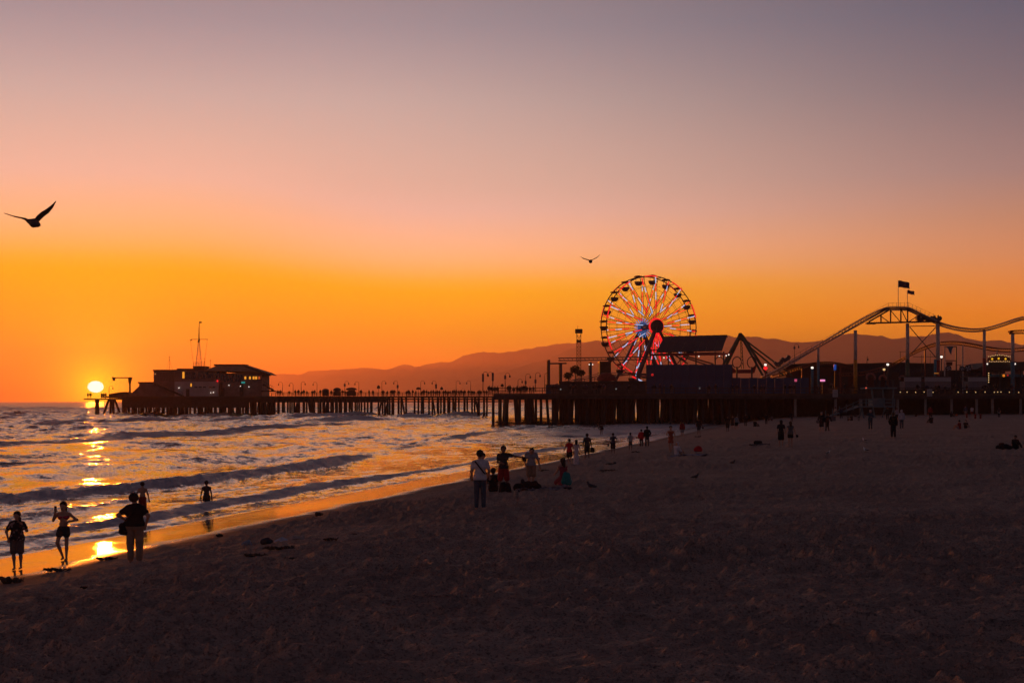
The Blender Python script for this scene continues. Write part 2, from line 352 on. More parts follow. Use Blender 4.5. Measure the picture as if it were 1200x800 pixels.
sea = mesh_obj('sea', grid_mesh('sea', XX, YY, HH, {'foam': FO, 'off': -shore_s(XX, YY), 'far': sstep(shore_t(XX, YY), 80, 170)}, keep)); tag(sea, kind='structure')
m = bpy.data.materials.new('sea_water'); m.use_nodes = True; h = G(m.node_tree); b = m.node_tree.nodes['Principled BSDF']
tcn = h.n('ShaderNodeTexCoord'); ob = tcn.outputs['Object']
mp = h.n('ShaderNodeMapping'); mp.inputs['Rotation'].default_value = (0, 0, math.atan(0.229)); mp.inputs['Scale'].default_value = (1.0, 0.55, 1); h.put(mp.inputs[0], ob); wc = mp.outputs[0]
fo = h.attr('foam').outputs['Fac']; of = h.attr('off').outputs['Fac']
def ncol(vec, scale, detail, rough):
    o = h.n('ShaderNodeTexNoise'); h.put(o.inputs['Vector'], vec); o.inputs['Scale'].default_value = scale
    o.inputs['Detail'].default_value = detail; o.inputs['Roughness'].default_value = rough; return o.outputs['Color'], o.outputs[0]
ca_, n2 = ncol(wc, 0.28, 3, 0.55); cb_, n1 = ncol(wc, 1.3, 4, 0.6); cc_, n3 = ncol(wc, 6.0, 2, 0.6)
lace = h.m('MULTIPLY', fo, h.m('ADD', h.m('MULTIPLY', n1, 1.1), h.m('MULTIPLY', n3, 0.75)))
fmask = h.smooth(lace, 0.34, 0.70)
h.put(b.inputs['Base Color'], h.mix(fmask, (0.016, 0.020, 0.024, 1), h.mix(n3, (0.26, 0.26, 0.27, 1), (0.85, 0.82, 0.80, 1))))
h.put(b.inputs['Roughness'], h.m('ADD', h.m('MULTIPLY', fmask, 0.5), h.smooth(of, 5.0, 400.0, 0.08, 0.30)))
b.inputs['IOR'].default_value = 1.333
calm = h.smooth(of, 0.0, 20.0, 0.42, 1.0)
def tilt(c, k):                                    # slope of the unresolved wavelets
    v = h.vm('SUBTRACT', c, (0.5, 0.5, 0.5)).outputs[0]; return h.vm('MULTIPLY', v, (k * 0.7, k, 0)).outputs[0]
cd_, n4 = ncol(wc, 0.07, 2, 0.5)
sl = h.vm('ADD', h.vm('ADD', h.vm('ADD', tilt(cd_, 0.35), tilt(ca_, 0.45)).outputs[0], tilt(cb_, 0.55)).outputs[0], tilt(cc_, 0.40)).outputs[0]
k_ = h.m('MULTIPLY', h.m('ADD', calm, h.m('MULTIPLY', h.attr('far').outputs['Fac'], h.smooth(of, 0.0, 30.0, 1.1, 0.0))), h.m('ADD', 1.0, h.m('MULTIPLY', fmask, 2.6)))
sc_ = h.n('ShaderNodeVectorMath', operation='SCALE'); h.put(sc_.inputs[0], sl); h.put(sc_.inputs['Scale'], k_)
geo = h.n('ShaderNodeNewGeometry')
nn = h.vm('NORMALIZE', h.vm('ADD', geo.outputs['Normal'], sc_.outputs[0]).outputs[0]).outputs[0]
h.put(b.inputs['Normal'], nn)
sea.data.materials.append(m)
# ------------------------------------------------------------------ hills across the bay
def ridge(name, prof, Y, depth, seed, m):
    px = np.linspace(prof[0][0], prof[-1][0], 420); h0 = np.interp(px, [p[0] for p in prof], [p[1] for p in prof])
    jit = 2.4 * fbm(px * 0.06, px * 0 + seed, seed, 6, 0.6); h0 = h0 - jit * np.clip((HOR - h0) / 25, 0, 1)
    X0 = (px - 600) / F * Y; Zt = CAMZ + (HOR - h0) / F * Y
    v = np.linspace(-1, 1, 61); XXh = np.repeat(X0[None, :], 61, 0) * (1 + v[:, None] * depth / Y); YYh = Y + v[:, None] * depth + 0 * XXh
    sh = 1 - np.abs(v[:, None]) ** 1.25
    gul = fbm(XXh / 420.0, YYh / 900.0, seed + 3, 5)
    ZZh = (Zt - CAMZ)[None, :] * sh * (1 + 0.75 * gul * (1 - sh) * 2.0) - 3.0
    o = mesh_obj(name, grid_mesh(name, XXh, YYh, ZZh)); tag(o, kind='structure'); o.data.materials.append(m); return o
mh = mat('chaparral', (0.075, 0.07, 0.05), 0.95, var=0.4, scale=0.004, spec=0.1)
NEAR = [(470, 471), (500, 462), (540, 447), (575, 436), (600, 430), (640, 420), (668, 406), (686, 399), (700, 396), (730, 398), (790, 398), (800, 395), (822, 392), (845, 391), (862, 394), (884, 394), (897, 394.5),
        (912, 396), (931, 399.5), (950, 398.5), (962, 397), (980, 392), (1002, 390), (1020, 391), (1032, 391), (1042, 393.5), (1060, 394.5), (1072, 393), (1090, 390), (1102, 388), (1112, 388.5), (1122, 391.5), (1133, 393.5), (1146, 397), (1155, 398), (1163, 396.5), (1175, 397.5), (1183, 400), (1195, 403), (1230, 405), (1300, 412), (1420, 418), (1600, 430), (1800, 445)]
FARR = [(225, 472), (260, 462), (300, 447), (322, 438.5), (345, 437), (370, 433), (395, 431), (430, 431), (457, 431), (466, 427), (474, 424.5), (486, 428), (505, 424), (530, 422), (545, 416), (560, 412), (578, 410), (600, 411), (630, 405), (660, 401), (700, 400), (800, 405), (950, 420), (1100, 445), (1200, 471)]
ridge('hills', NEAR, 8200.0, 1300.0, 31, mh)
ridge('hills', FARR, 10800.0, 1200.0, 37, mh)
# ------------------------------------------------------------------ sea haze
hz = MB().box((1500, 6350, 227), (17600, 12900, 466))
haze = hz.build('haze', None); tag(haze, kind='stuff')
m = bpy.data.materials.new('haze'); m.use_nodes = True; m.node_tree.nodes.clear(); h = G(m.node_tree)
pv = h.n('ShaderNodeVolumePrincipled'); pv.inputs['Color'].default_value = (0.96, 0.58, 0.43, 1); pv.inputs['Density'].default_value = 0.00012; pv.inputs['Anisotropy'].default_value = 0.68
mo = h.n('ShaderNodeOutputMaterial'); h.put(mo.inputs['Volume'], pv.outputs[0]); m.cycles.homogeneous_volume = True
haze.data.materials.append(m)
# ================================================================== PIER
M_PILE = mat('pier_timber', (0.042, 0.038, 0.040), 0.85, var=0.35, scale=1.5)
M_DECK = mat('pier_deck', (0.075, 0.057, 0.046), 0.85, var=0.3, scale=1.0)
M_DARK = mat('dark_painted_metal', (0.035, 0.035, 0.04), 0.55)
M_RAIL = mat('rail_timber', (0.06, 0.05, 0.045), 0.8)
M_CONC = mat('concrete', (0.30, 0.28, 0.26), 0.85, var=0.2, scale=1.0)
M_WALLW = mat('weathered_stucco', (0.55, 0.42, 0.38), 0.85, var=0.12, scale=0.5)
M_WALLD = mat('dark_cladding', (0.24, 0.15, 0.13), 0.8, var=0.25, scale=0.6)
M_ROOF = mat('brown_roof', (0.36, 0.21, 0.11), 0.8, var=0.25, scale=0.8)
M_TRIM = mat('roof_trim', (0.045, 0.038, 0.036), 0.7)
M_GLASS = mat('window_glass', (0.02, 0.022, 0.026), 0.06, var=0.05, spec=0.8)
M_SKYPANE = mat('sky_glow_pane', (0.4, 0.2, 0.05), 0.4, emit=(1.0, 0.36, 0.03), estr=0.9)  # emissive pane colour stands in for orange sky seen through the openings
M_LAMP = mat('lamp_glow', (0.8, 0.8, 0.8), 0.4, emit=(1.0, 0.86, 0.74), estr=1.3)
M_LRED = mat('red_glow', (0.5, 0.02, 0.02), 0.4, emit=(1.0, 0.015, 0.02), estr=1.0)
M_LTEAL = mat('teal_glow', (0.02, 0.3, 0.3), 0.4, emit=(0.01, 0.42, 0.38), estr=0.5)
M_LPINK = mat('pink_glow', (0.5, 0.2, 0.4), 0.4, emit=(1.0, 0.30, 0.62), estr=0.9)
M_LBLUE = mat('blue_glow', (0.02, 0.1, 0.5), 0.4, emit=(0.02, 0.16, 0.9), estr=0.25)
M_LYEL = mat('yellow_glow', (0.5, 0.3, 0.02), 0.4, emit=(1.0, 0.50, 0.02), estr=0.75)
M_LWARM = mat('warm_bulb', (0.6, 0.4, 0.2), 0.4, emit=(1.0, 0.62, 0.25), estr=0.8)
M_LWHT = mat('cool_led', (0.5, 0.6, 0.7), 0.4, emit=(0.50, 0.62, 0.95), estr=0.8)
M_STEEL = mat('ride_steel', (0.05, 0.05, 0.06), 0.5, metal=0.3)
M_TRACK = mat('coaster_track', (0.17, 0.13, 0.12), 0.5, metal=0.2)
M_CREAM = mat('cream_paint', (0.60, 0.53, 0.50), 0.6)
M_ORANGE = mat('orange_paint', (0.62, 0.26, 0.02), 0.55)
M_TEALP = mat('teal_paint', (0.03, 0.19, 0.27), 0.55)
M_REDP = mat('red_paint', (0.30, 0.03, 0.03), 0.6)
M_GREENP = mat('green_paint', (0.03, 0.09, 0.05), 0.5)
M_NAVY = mat('navy_canvas', (0.030, 0.070, 0.15), 0.8, var=0.2, scale=0.3)
M_PANEL = mat('solar_panel', (0.028, 0.030, 0.040), 0.35, var=0.2, scale=0.4)
M_REDROOF = mat('red_tent', (0.20, 0.025, 0.02), 0.8)
YN = 420.0; YW = 278.0; DZ = 6.0
def span(parent, name, m, px0, py0, px1, py1, Y, depth, count_name=None):  # box from photo corners with real depth
    a = at(px0, py1, Y); b = at(px1, py0, Y)
    c = ((a.x + b.x) / 2, Y + depth / 2, (a.z + b.z) / 2)
    o = MB().box((0, 0, 0), (abs(b.x - a.x), depth, abs(b.z - a.z))).build(name, m, parent)
    o.location = Vector(c) - (parent.location if parent is not None else Vector((0, 0, 0))); return o
pier = empty('pier', (0, 280, 0), 'long timber pier on dark piles running out to sea below the rides', 'pier')
def prt(mb, name, m, parent=pier, kind=None):       # mesh given in world coordinates
    me = mb.mesh(name); me.transform(Matrix.Translation(-parent.location) if parent is not None else Matrix()); o = mesh_obj(name, me, parent, m)
    if kind: o['kind'] = kind
    return o
def wx(px, Y): return (px - 600) / F * Y
x0 = wx(118, YN); x1 = wx(600, YN)
# narrow pier deck in bays, stringers and rails
mb = MB()
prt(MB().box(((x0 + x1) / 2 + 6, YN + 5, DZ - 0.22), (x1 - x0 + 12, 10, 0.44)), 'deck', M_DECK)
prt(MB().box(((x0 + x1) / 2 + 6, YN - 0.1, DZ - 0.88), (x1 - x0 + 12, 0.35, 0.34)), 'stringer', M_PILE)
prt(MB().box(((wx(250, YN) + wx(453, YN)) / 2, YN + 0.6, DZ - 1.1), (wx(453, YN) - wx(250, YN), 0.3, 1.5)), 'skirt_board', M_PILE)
prt(MB().tube([(wx(445, YN), YN - 0.35, 4.35), (x1, YN - 0.35, 4.35)], 0.14, 6), 'water_pipe', M_STEEL)
mb = MB()
for yy in (YN + 0.2, YN + 9.8):
    for zz in (0.55, 1.08): mb.bar((wx(318, YN), yy, DZ + zz), (x1 + 4, yy, DZ + zz), 0.09, 0.10)
prt(mb, 'railing', M_RAIL)
post = MB().box((0, 0, 0.56), (0.12, 0.12, 1.12)).mesh('rail_post')
for k in range(58):
    o = mesh_obj('rail_post', post, pier, M_RAIL); o.location = Vector((wx(318 + k * 4.8, YN), YN + 0.2, DZ)) - pier.location
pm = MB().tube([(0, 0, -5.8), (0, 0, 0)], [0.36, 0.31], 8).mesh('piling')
pr = random.Random(11); NP = 0
def piling(px, Y, lean=0.0, top=DZ - 0.45, w=1.0, name='piling', X=None, leany=0.0):
    o = mesh_obj(name, pm, pier, M_PILE); x = wx(px, Y) if X is None else X
    o.location = Vector((x, Y, top)) - pier.location; o.rotation_euler = (leany, lean, 0); o.scale = (w, w, (top + 2.2) / 5.8 * 1.08); return o
px = 322.0
while px < 574:
    thick = pr.random()
    piling(px, YN + 0.5, 0, w=1.25 if thick > 0.75 else 0.85)
    if pr.random() < 0.75: piling(px + pr.uniform(2.5, 5.0), YN + 8.6, 0, w=0.85)
    if pr.random() < 0.55: piling(px + pr.uniform(-3, 3), YN + 4.6, 0, w=0.7)
    if pr.random() < 0.32: piling(px + 4, YN + 0.8, pr.choice((-0.16, 0.16)), w=0.8)
    px += pr.uniform(5.0, 10.5) if px > 400 else pr.uniform(4.2, 7.5)
# platform that carries the pier-end building
xa, xb = wx(143, 424), wx(322, 424)
prt(MB().box(((xa + xb) / 2, 434, DZ - 0.3), (xb - xa, 27, 0.6)), 'building_deck', M_DECK)
prt(MB().box(((xa + xb) / 2 - 3, 420.6, DZ - 1.9), (xb - xa - 8, 0.4, 3.0)), 'fender_wall', M_PILE)
for rowi, Y in enumerate((421.4, 427, 433, 440, 446)):
    px = 146.0 + rowi
    while px < 322:
        piling(px, Y, pr.choice((0, 0, 0, 0.07, -0.07)), w=pr.uniform(0.8, 1.35)); px += pr.uniform(6.5, 10.5)
# small tip platform left of the building
tipa, tipb = wx(99, 424), wx(146, 424)
prt(MB().box(((tipa + tipb) / 2, 427, 5.12), (tipb - tipa, 8, 0.34)), 'tip_deck', M_DECK)
piling(113.8, 424.5, 0, 5.0, 2.1)
for q, ln in ((127.5, 0.34), (129.5, 0.0), (133, 0.0), (134.5, -0.36), (131, -0.12), (144, 0), (147, 0)): piling(q, 424.5, ln, 5.0, 1.05)
for k in range(11): piling(101 + k * 4, 431.5, 0, 5.0, 0.5) if k in (3, 8) else None
# ---- wide amusement deck
WX0, WX1 = wx(577, 300) + 0.5, 150.0
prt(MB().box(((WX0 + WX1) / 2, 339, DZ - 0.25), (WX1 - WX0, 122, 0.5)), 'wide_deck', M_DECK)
prt(MB().box(((WX0 + 34 + WX1) / 2, YW - 0.2, DZ - 0.75), (WX1 - WX0 - 34, 0.4, 0.62)), 'wide_stringer', M_PILE)
prt(MB().box((WX0 + 17, YW - 0.2, DZ - 0.75), (34, 0.4, 0.62)), 'wide_stringer', M_PILE)
mb = MB()
for k in range(20): mb.box(((WX0 + WX1) / 2, 283 + k * 5.8, DZ - 0.75), (WX1 - WX0, 0.35, 0.5))
prt(mb, 'deck_joists', M_PILE, kind='stuff')
for row in range(10):
    Y = 280.5 + row * 9.0; X = WX0 + 0.8 + pr.uniform(0, 2)
    if row == 0: continue
    while X < 58:
        if X < 12 and pr.random() < 0.45: X += 3.0; continue
        piling(0, Y, pr.choice((0, 0, 0.05, -0.05)), DZ - 0.5, pr.uniform(0.85, 1.2), X=X); X += pr.uniform(4.6, 6.6)
fr = [578, 586.5, 595.5, 603, 609, 618, 624, 634, 640.5, 648, 655, 660, 667, 674, 683, 688, 696, 706, 711, 720, 729, 735, 744, 752, 760, 770, 778, 786, 797, 806, 816, 824, 836, 845, 856, 866, 874]
for k, q in enumerate(fr): piling(q, YW + 1.2 + (k % 3) * 1.1, (0.10 if k % 4 == 2 else -0.07 if k % 5 == 3 else 0), DZ - 0.5, 0.85)
mb = MB()                                          # the forest of piles further in under the deck
for row in range(13):
    X = WX0 + 3 + pr.uniform(0, 2); Y = 300 + row * 7.3
    X = max(X, wx(652, Y))
    while X < 140:
        mb.tube([(X, Y, -2), (X + pr.uniform(-.4, .4), Y, DZ - 0.5)], 0.34, 6, False); X += pr.uniform(2.2, 4.2) if X > 8 else pr.uniform(4, 6)
prt(mb, 'inner_pilings', M_PILE, kind='stuff')
for q in (932, 979, 1009, 1052, 1084.5, 1115, 1144.5, 1163, 1196, 1232):
    X = wx(q, YW + 0.4); prt(MB().tube([(X, YW + 0.4, -0.5), (X, YW + 0.4, DZ - 0.5)], 0.27, 10, False), 'concrete_column', M_CONC)
bw = MB()  # plank wall added under the deck to make the darkness there solid
for k in range(46): bw.box((48 + k * 2.2, 292 + 0.06 * (k % 2), 3.4), (2.17, 0.2, 4.2))
dark_wall = prt(bw, 'added_dark_wall', M_PILE); dark_wall['kind'] = 'stuff'
# railing of the wide deck
mb = MB()
for zz in (0.55, 1.1): mb.bar((WX0, YW + 0.15, DZ + zz), (WX1, YW + 0.15, DZ + zz), 0.10, 0.11)
for k in range(70): mb.box((WX0 + 1 + k * 2.15, YW + 0.15, DZ + 0.55), (0.12, 0.12, 1.1))
for k in range(300): mb.box((WX0 + 1 + k * 0.5, YW + 0.15, DZ + 0.55), (0.035, 0.035, 1.0))
prt(mb, 'wide_railing', M_RAIL)

# ================================================================== PIER-END BUILDING
YB = 424.0
hb = empty('harbor_building', at(235, 464, YB), 'weathered pier-end building with stepped flat roofs and a hipped east roof', 'building')
def bp(name, m, px0, py0, px1, py1, Y=YB, depth=9.0, parent=hb): return span(parent, name, m, px0, py0, px1, py1, Y, depth)
bp('wall', M_WALLD, 163, 448.5, 181, 464.5, YB + 1.0, 8)
bp('wall', M_WALLD, 180, 434.2, 205, 464.5, YB + 0.5, 11)
bp('wall', M_WALLW, 204.5, 447, 256, 464.5, YB, 12)
bp('wall', M_WALLD, 204.5, 432.8, 257, 447.4, YB + 0.4, 11)
bp('wall', M_WALLD, 256.5, 437, 307, 464.5, YB + 0.2, 13)
bp('parapet', M_TRIM, 179, 433.0, 206, 434.6, YB + 0.1, 12)
bp('parapet', M_TRIM, 207, 431.6, 243, 433.2, YB + 0.0, 12)
bp('parapet', M_TRIM, 161.5, 447.4, 181, 449.0, YB + 0.6, 9)
tw = bp('turret', M_TRIM, 226, 428.8, 240.5, 432.2, YB + 2, 6)
# hipped east roof: flat top, skirts sloping to long eaves
mb = MB(); k = mpp(YB); ya, yb = YB - 1.5, YB + 15
T = lambda px, py, Y: tuple(at(px, py, YB)[i] if i != 1 else Y for i in range(3))
tl, tr = (252, 427.6), (286, 427.6)
v = [T(*tl, YB + 4), T(*tr, YB + 4), T(*tr, YB + 10), T(*tl, YB + 10), T(240, 434.2, ya), T(309, 435.6, ya), T(309, 435.6, yb), T(240, 434.2, yb), T(317.5, 439.3, YB + 1), T(317.5, 439.3, YB + 12)]
mb.add(v, [(0, 1, 2, 3), (0, 4, 5, 1), (2, 6, 7, 3), (3, 7, 4, 0), (1, 5, 8, 9, 6, 2), (4, 7, 6, 9, 8, 5)])
rf = prt(mb, 'roof', M_ROOF, hb)
span(hb, 'roof_cap', M_TRIM, 250.5, 426.6, 286.5, 428.6, YB + 3.5, 7)
prt(MB().bar(T(285, 428.0, ya + 1), T(318, 439.6, YB - 0.9), 0.5, 0.55), 'eave_beam', M_TRIM, hb)
# windows
def win(px0, py0, px1, py1, m, Y, fr=0.07, parent=hb):
    a = at(px0, py1, Y); b = at(px1, py0, Y); w = b.x - a.x; hh = b.z - a.z
    f = MB()
    for c, sz in (((0, 0, hh / 2), (w + fr * 2, 0.12, fr)), ((0, 0, -hh / 2), (w + fr * 2, 0.12, fr)), ((-w / 2, 0, 0), (fr, 0.12, hh)), ((w / 2, 0, 0), (fr, 0.12, hh))): f.box(c, sz)
    fo_ = f.build('window', M_TRIM, parent); fo_.location = Vector(((a.x + b.x) / 2, Y - 0.05, (a.z + b.z) / 2)) - parent.location
    MB().box((0, 0.02, 0), (w, 0.04, hh)).build('pane', m, fo_); return fo_
win(213.6, 435.4, 216.4, 443.2, M_SKYPANE, YB + 0.4); win(223, 449, 225, 453, M_SKYPANE, YB)
for a_, m_ in ((286.3, M_SKYPANE), (291.7, M_SKYPANE), (296.0, M_SKYPANE), (299.0, M_SKYPANE), (302.6, mat('dim_sky_glow_pane', (0.3, 0.1, 0.04), 0.4, emit=(0.8, 0.12, 0.02), estr=0.55))): win(a_, 440.8, a_ + 2.5, 444.4, m_, YB + 0.2)  # east openings: sky showing through is put in as glowing panes
for k in range(8): win(232.5 + k * 3.1, 435.6, 235.2 + k * 3.1, 443, M_GLASS, YB + 0.4)
for k in range(4): win(217.5 + k * 3.2, 435.8, 220.2 + k * 3.2, 443.4, M_GLASS, YB + 0.4)
for k in range(6): win(184 + k * 3.4, 436.5, 186.6 + k * 3.4, 446, mat('shutter', (0.16, 0.11, 0.10), 0.8), YB + 0.5)
for a_ in (228, 233, 238, 245, 249): win(a_, 452.9, a_ + 3.2, 454.0, M_GLASS, YB)
for k in range(7): win(258.5 + k * 3.7, 439, 261.3 + k * 3.7, 447, M_GLASS, YB + 0.2)
win(181, 437.4, 183, 438.8, M_LAMP if False else mat('pale_window', (0.5, 0.3, 0.2), 0.4, emit=(0.9, 0.4, 0.15), estr=0.5), YB + 0.5)
for a_, b_ in ((218, 459), (256.5, 452), (259, 458), (281, 449)): bp('door', M_TRIM, a_, b_ - 3.5, a_ + 4, 464.4, YB - 0.04, 0.1)
# outside stairs: west flight and east flight
def stairs(px0, py0, px1, py1, Y, parent=hb, n=14, w=1.3):
    a = at(px0, py0, Y); b = at(px1, py1, Y); f = MB()
    f.bar(a, b, 0.25, 0.45); f.bar(a + Vector((0, w, 0)), b + Vector((0, w, 0)), 0.25, 0.45)
    for q in range(n): c = a.lerp(b, (q + 0.5) / n); f.box((c.x, c.y + w / 2, c.z + 0.2), (0.34, w, 0.06))
    s_ = prt(f, 'stairs', M_TRIM, parent)
    r_ = MB(); r_.bar(a + Vector((0, 0, 1.1)), b + Vector((0, 0, 1.1)), 0.07)
    for q in range(7): c = a.lerp(b, q / 6); r_.bar(c, c + Vector((0, 0, 1.1)), 0.06)
    o = prt(r_, 'handrail', M_TRIM, parent); return s_
stairs(181, 449.5, 214, 464, YB - 1.6); stairs(308, 450.5, 320, 457.2, YB - 1.0)
bp('landing', M_TRIM, 306, 457.4, 322, 458.8, YB - 1, 3)
bp('lower_wall', M_WALLD, 150, 461, 164, 466, YB + 1, 6)
f = MB(); f.prism([(wx(149, YB), at(0, 464, YB).z), (wx(164, YB), at(0, 464, YB).z), (wx(164, YB), at(0, 449, YB).z), (wx(161, YB), at(0, 453, YB).z)], YB + 1.2, YB + 6); prt(f, 'ramp_house', M_WALLD, hb)
def lamp_ball(name, px, py, Y, r, m, parent): 
    r = r * 0.7
    o = MB().lathe([(0.0, -r), (r * .7, -r * .7), (r, 0), (r * .7, r * .7), (0.0, r)], n=8).build(name, m, parent); o.location = at(px, py, Y) - parent.location; return o
for px_, py_, r_ in ((209.7, 454.3, 0.22), (247, 460, 0.2), (250, 459.6, 0.22), (268.3, 451.3, 0.2), (281.7, 452.3, 0.2), (291.7, 453, 0.22), (200, 466, .15), (292.6, 467.2, 0.18)): lamp_ball('wall_light', px_, py_, YB - 0.5, r_, M_LAMP if r_ > .19 else M_LWARM, hb)
lamp_ball('red_light', 254.8, 446.3, YB - 0.5, 0.42, M_LRED, hb)
o = bp('lit_sign', M_LTEAL, 282.8, 447, 287, 449, YB - 0.4, 0.2)
# lattice mast with yard and pennant
mast = empty('signal_mast', at(233.2, 428.8, YB + 5), 'tall lattice signal mast with a yard and a small flag on the pier-end roof', 'mast')
Ym = YB + 5; f = MB()
for s_ in (-1, 1):
    for e_ in (-1, 1): f.bar(at(233 + s_ * 3.6, 428.5, Ym + e_ * 0.9), at(233 + s_ * 0.5, 399, Ym), 0.13)
for q in range(7):
    u = q / 7; w0 = 3.6 - 3.1 * u; w1 = 3.6 - 3.1 * (q + 1) / 7; y0 = 428.5 - 29.5 * u; y1 = 428.5 - 29.5 * (q + 1) / 7
    f.bar(at(233 - w0, y0, Ym), at(233 + w1, y1, Ym), 0.07); f.bar(at(233 + w0, y0, Ym), at(233 - w1, y1, Ym), 0.07); f.bar(at(233 - w0, y0, Ym), at(233 + w0, y0, Ym), 0.07)
prt(f, 'lattice', M_CREAM, mast)
prt(MB().tube([at(233.2, 401, Ym), at(233.2, 388, Ym), at(233.6, 376.5, Ym)], [0.22, 0.14, 0.07], 6), 'topmast', M_STEEL, mast)
prt(MB().tube([at(223.5, 397.5, Ym), at(243.5, 397.5, Ym)], 0.08, 6), 'yard', M_STEEL, mast)
prt(MB().tube([at(232.4, 401, Ym), at(233.9, 397, Ym)], [0.3, 0.25], 6), 'crosstree', M_STEEL, mast)
lamp_ball('signal_ball', 224, 398.3, Ym, 0.33, M_STEEL, mast)
f = MB(); a = at(233.6, 376.4, Ym); f.add([a, a + Vector((0.75, 0.1, -0.15)), a + Vector((0.75, 0.1, -0.45)), a + Vector((0, 0, -0.6)), a + Vector((0, .03, 0)), a + Vector((0.75, 0.13, -0.15)), a + Vector((0.75, 0.13, -0.45)), a + Vector((0, .03, -0.6))], [(0, 1, 2, 3), (7, 6, 5, 4)]); prt(f, 'flag', M_STEEL, mast)
f = MB()
for s_ in (-1, 1): f.tube([at(233 + s_ * 10, 397.6, Ym), at(233 + s_ * 6, 428.6, Ym)], 0.035, 4)
prt(f, 'stay', M_STEEL, mast)
f = MB()
for q in range(8): f.bar(at(226.5 + q * 1.95, 428.8, YB + 2.2), at(226.5 + q * 1.95, 424.4, YB + 2.2), 0.06)
f.bar(at(226, 424.4, YB + 2.2), at(240.6, 424.4, YB + 2.2), 0.07); f.bar(at(226, 426.5, YB + 2.2), at(240.6, 426.5, YB + 2.2), 0.05); prt(f, 'roof_railing', M_STEEL, hb)
for px_, y0, y1, lab in ((198.5, 433, 417, 'thin tripod aerial on the west roof of the pier-end building'), (240, 432, 419, 'short whip aerial just right of the signal mast'), (246.5, 432, 421, 'thin whip aerial on the roof near the hipped roof')):
    an = empty('roof_aerial', at(px_, y0, YB + 4), lab, 'antenna', 'aerials on the pier-end roof')
    prt(MB().tube([at(px_, y0, YB + 4), at(px_, y1, YB + 4)], 0.05, 5), 'aerial_pole', M_STEEL, an)
    f = MB(); f.bar(at(px_ - 1.3, y1 + 1.4, YB + 4), at(px_ + 1.3, y1 + 1.0, YB + 4), 0.07)
    if px_ < 200:
        for s_ in (-1, 1): f.bar(at(px_, y1 + 3, YB + 4), at(px_ + s_ * 3.5, y0, YB + 4), 0.04)
    prt(f, 'aerial_arms', M_STEEL, an)
# jib crane, tip hut, thin lamp
cr = empty('jib_crane', at(152.3, 462, YB - 1), 'jib crane with a long horizontal arm at the pier tip beside the sun', 'crane'); Yc = YB - 1
prt(MB().bar(at(152.3, 462, Yc), at(152.3, 441.8, Yc), 0.42), 'crane_post', M_STEEL, cr)
prt(MB().bar(at(131, 442.5, Yc), at(155, 442.5, Yc), 0.3, 0.28), 'jib_arm', M_STEEL, cr)
f = MB(); f.prism([(at(150, 442, Yc).x, at(0, 442, Yc).z), (at(155, 0, Yc).x, at(0, 442, Yc).z), (at(153, 0, Yc).x, at(0, 449.5, Yc).z), (at(151, 0, Yc).x, at(0, 449.5, Yc).z)], Yc - 0.2, Yc + 0.2); prt(f, 'bracket', M_STEEL, cr)
prt(MB().box(at(133.4, 444.5, Yc), (0.7, 0.4, 0.75)), 'hoist', M_STEEL, cr); prt(MB().bar(at(132, 441, Yc), at(134.8, 446.2, Yc), 0.16), 'hook', M_STEEL, cr)
hut = empty('tip_shelter', at(138, 467, YB), 'low awning shelter on the pier tip right of the sun', 'shelter')
f = MB(); f.prism([(wx(q, YB), at(0, w_, YB).z) for q, w_ in ((127, 461.5), (134, 460.3), (141, 459.2), (147, 459), (153, 461), (153, 467), (127, 466.5))], YB + 0.5, YB + 5); prt(f, 'awning', M_DECK, hut)
for q in (129, 139, 150): prt(MB().bar(at(q, 461.5, YB + 0.4), at(q, 467.5, YB + 0.4), 0.2), 'shelter_post', M_STEEL, hut)
# ================================================================== LAMP POSTS
def lamp_post(px, ybase, ytop, Y, side, banner, label):
    k = mpp(Y); t_ = empty('street_lamp', at(px, ybase, Y), label, 'lamp post', 'lamp posts along the pier'); z = (ybase - ytop) * k; r = 1.15 * (1 if Y > 350 else 0.85)
    MB().tube([(0, 0, 0), (0, 0, z * 0.55), (0, 0, z - r * 0.5)], [0.11, 0.07, 0.055], 6).build('pole', M_DARK, t_)
    MB().tube([(side * r * 0.5 * (1 - math.cos(a * PI / 8)), 0, z - r * 0.5 + 0.5 * r * math.sin(a * PI / 8)) for a in range(0, 9)], 0.042, 5).build('arm', M_DARK, t_)
    MB().lathe([(0.04, 0.08), (0.12, 0.0), (0.18, -0.18), (0.14, -0.4), (0.0, -0.48)], (side * r, 0, z - r * 0.5), 8).build('lantern', M_DARK, t_)
    if banner: MB().box((0, 0, z * banner[0]), (0.55 if Y > 350 else 0.42, 0.06, z * banner[1])).build('banner', M_NAVY, t_)
    return t_
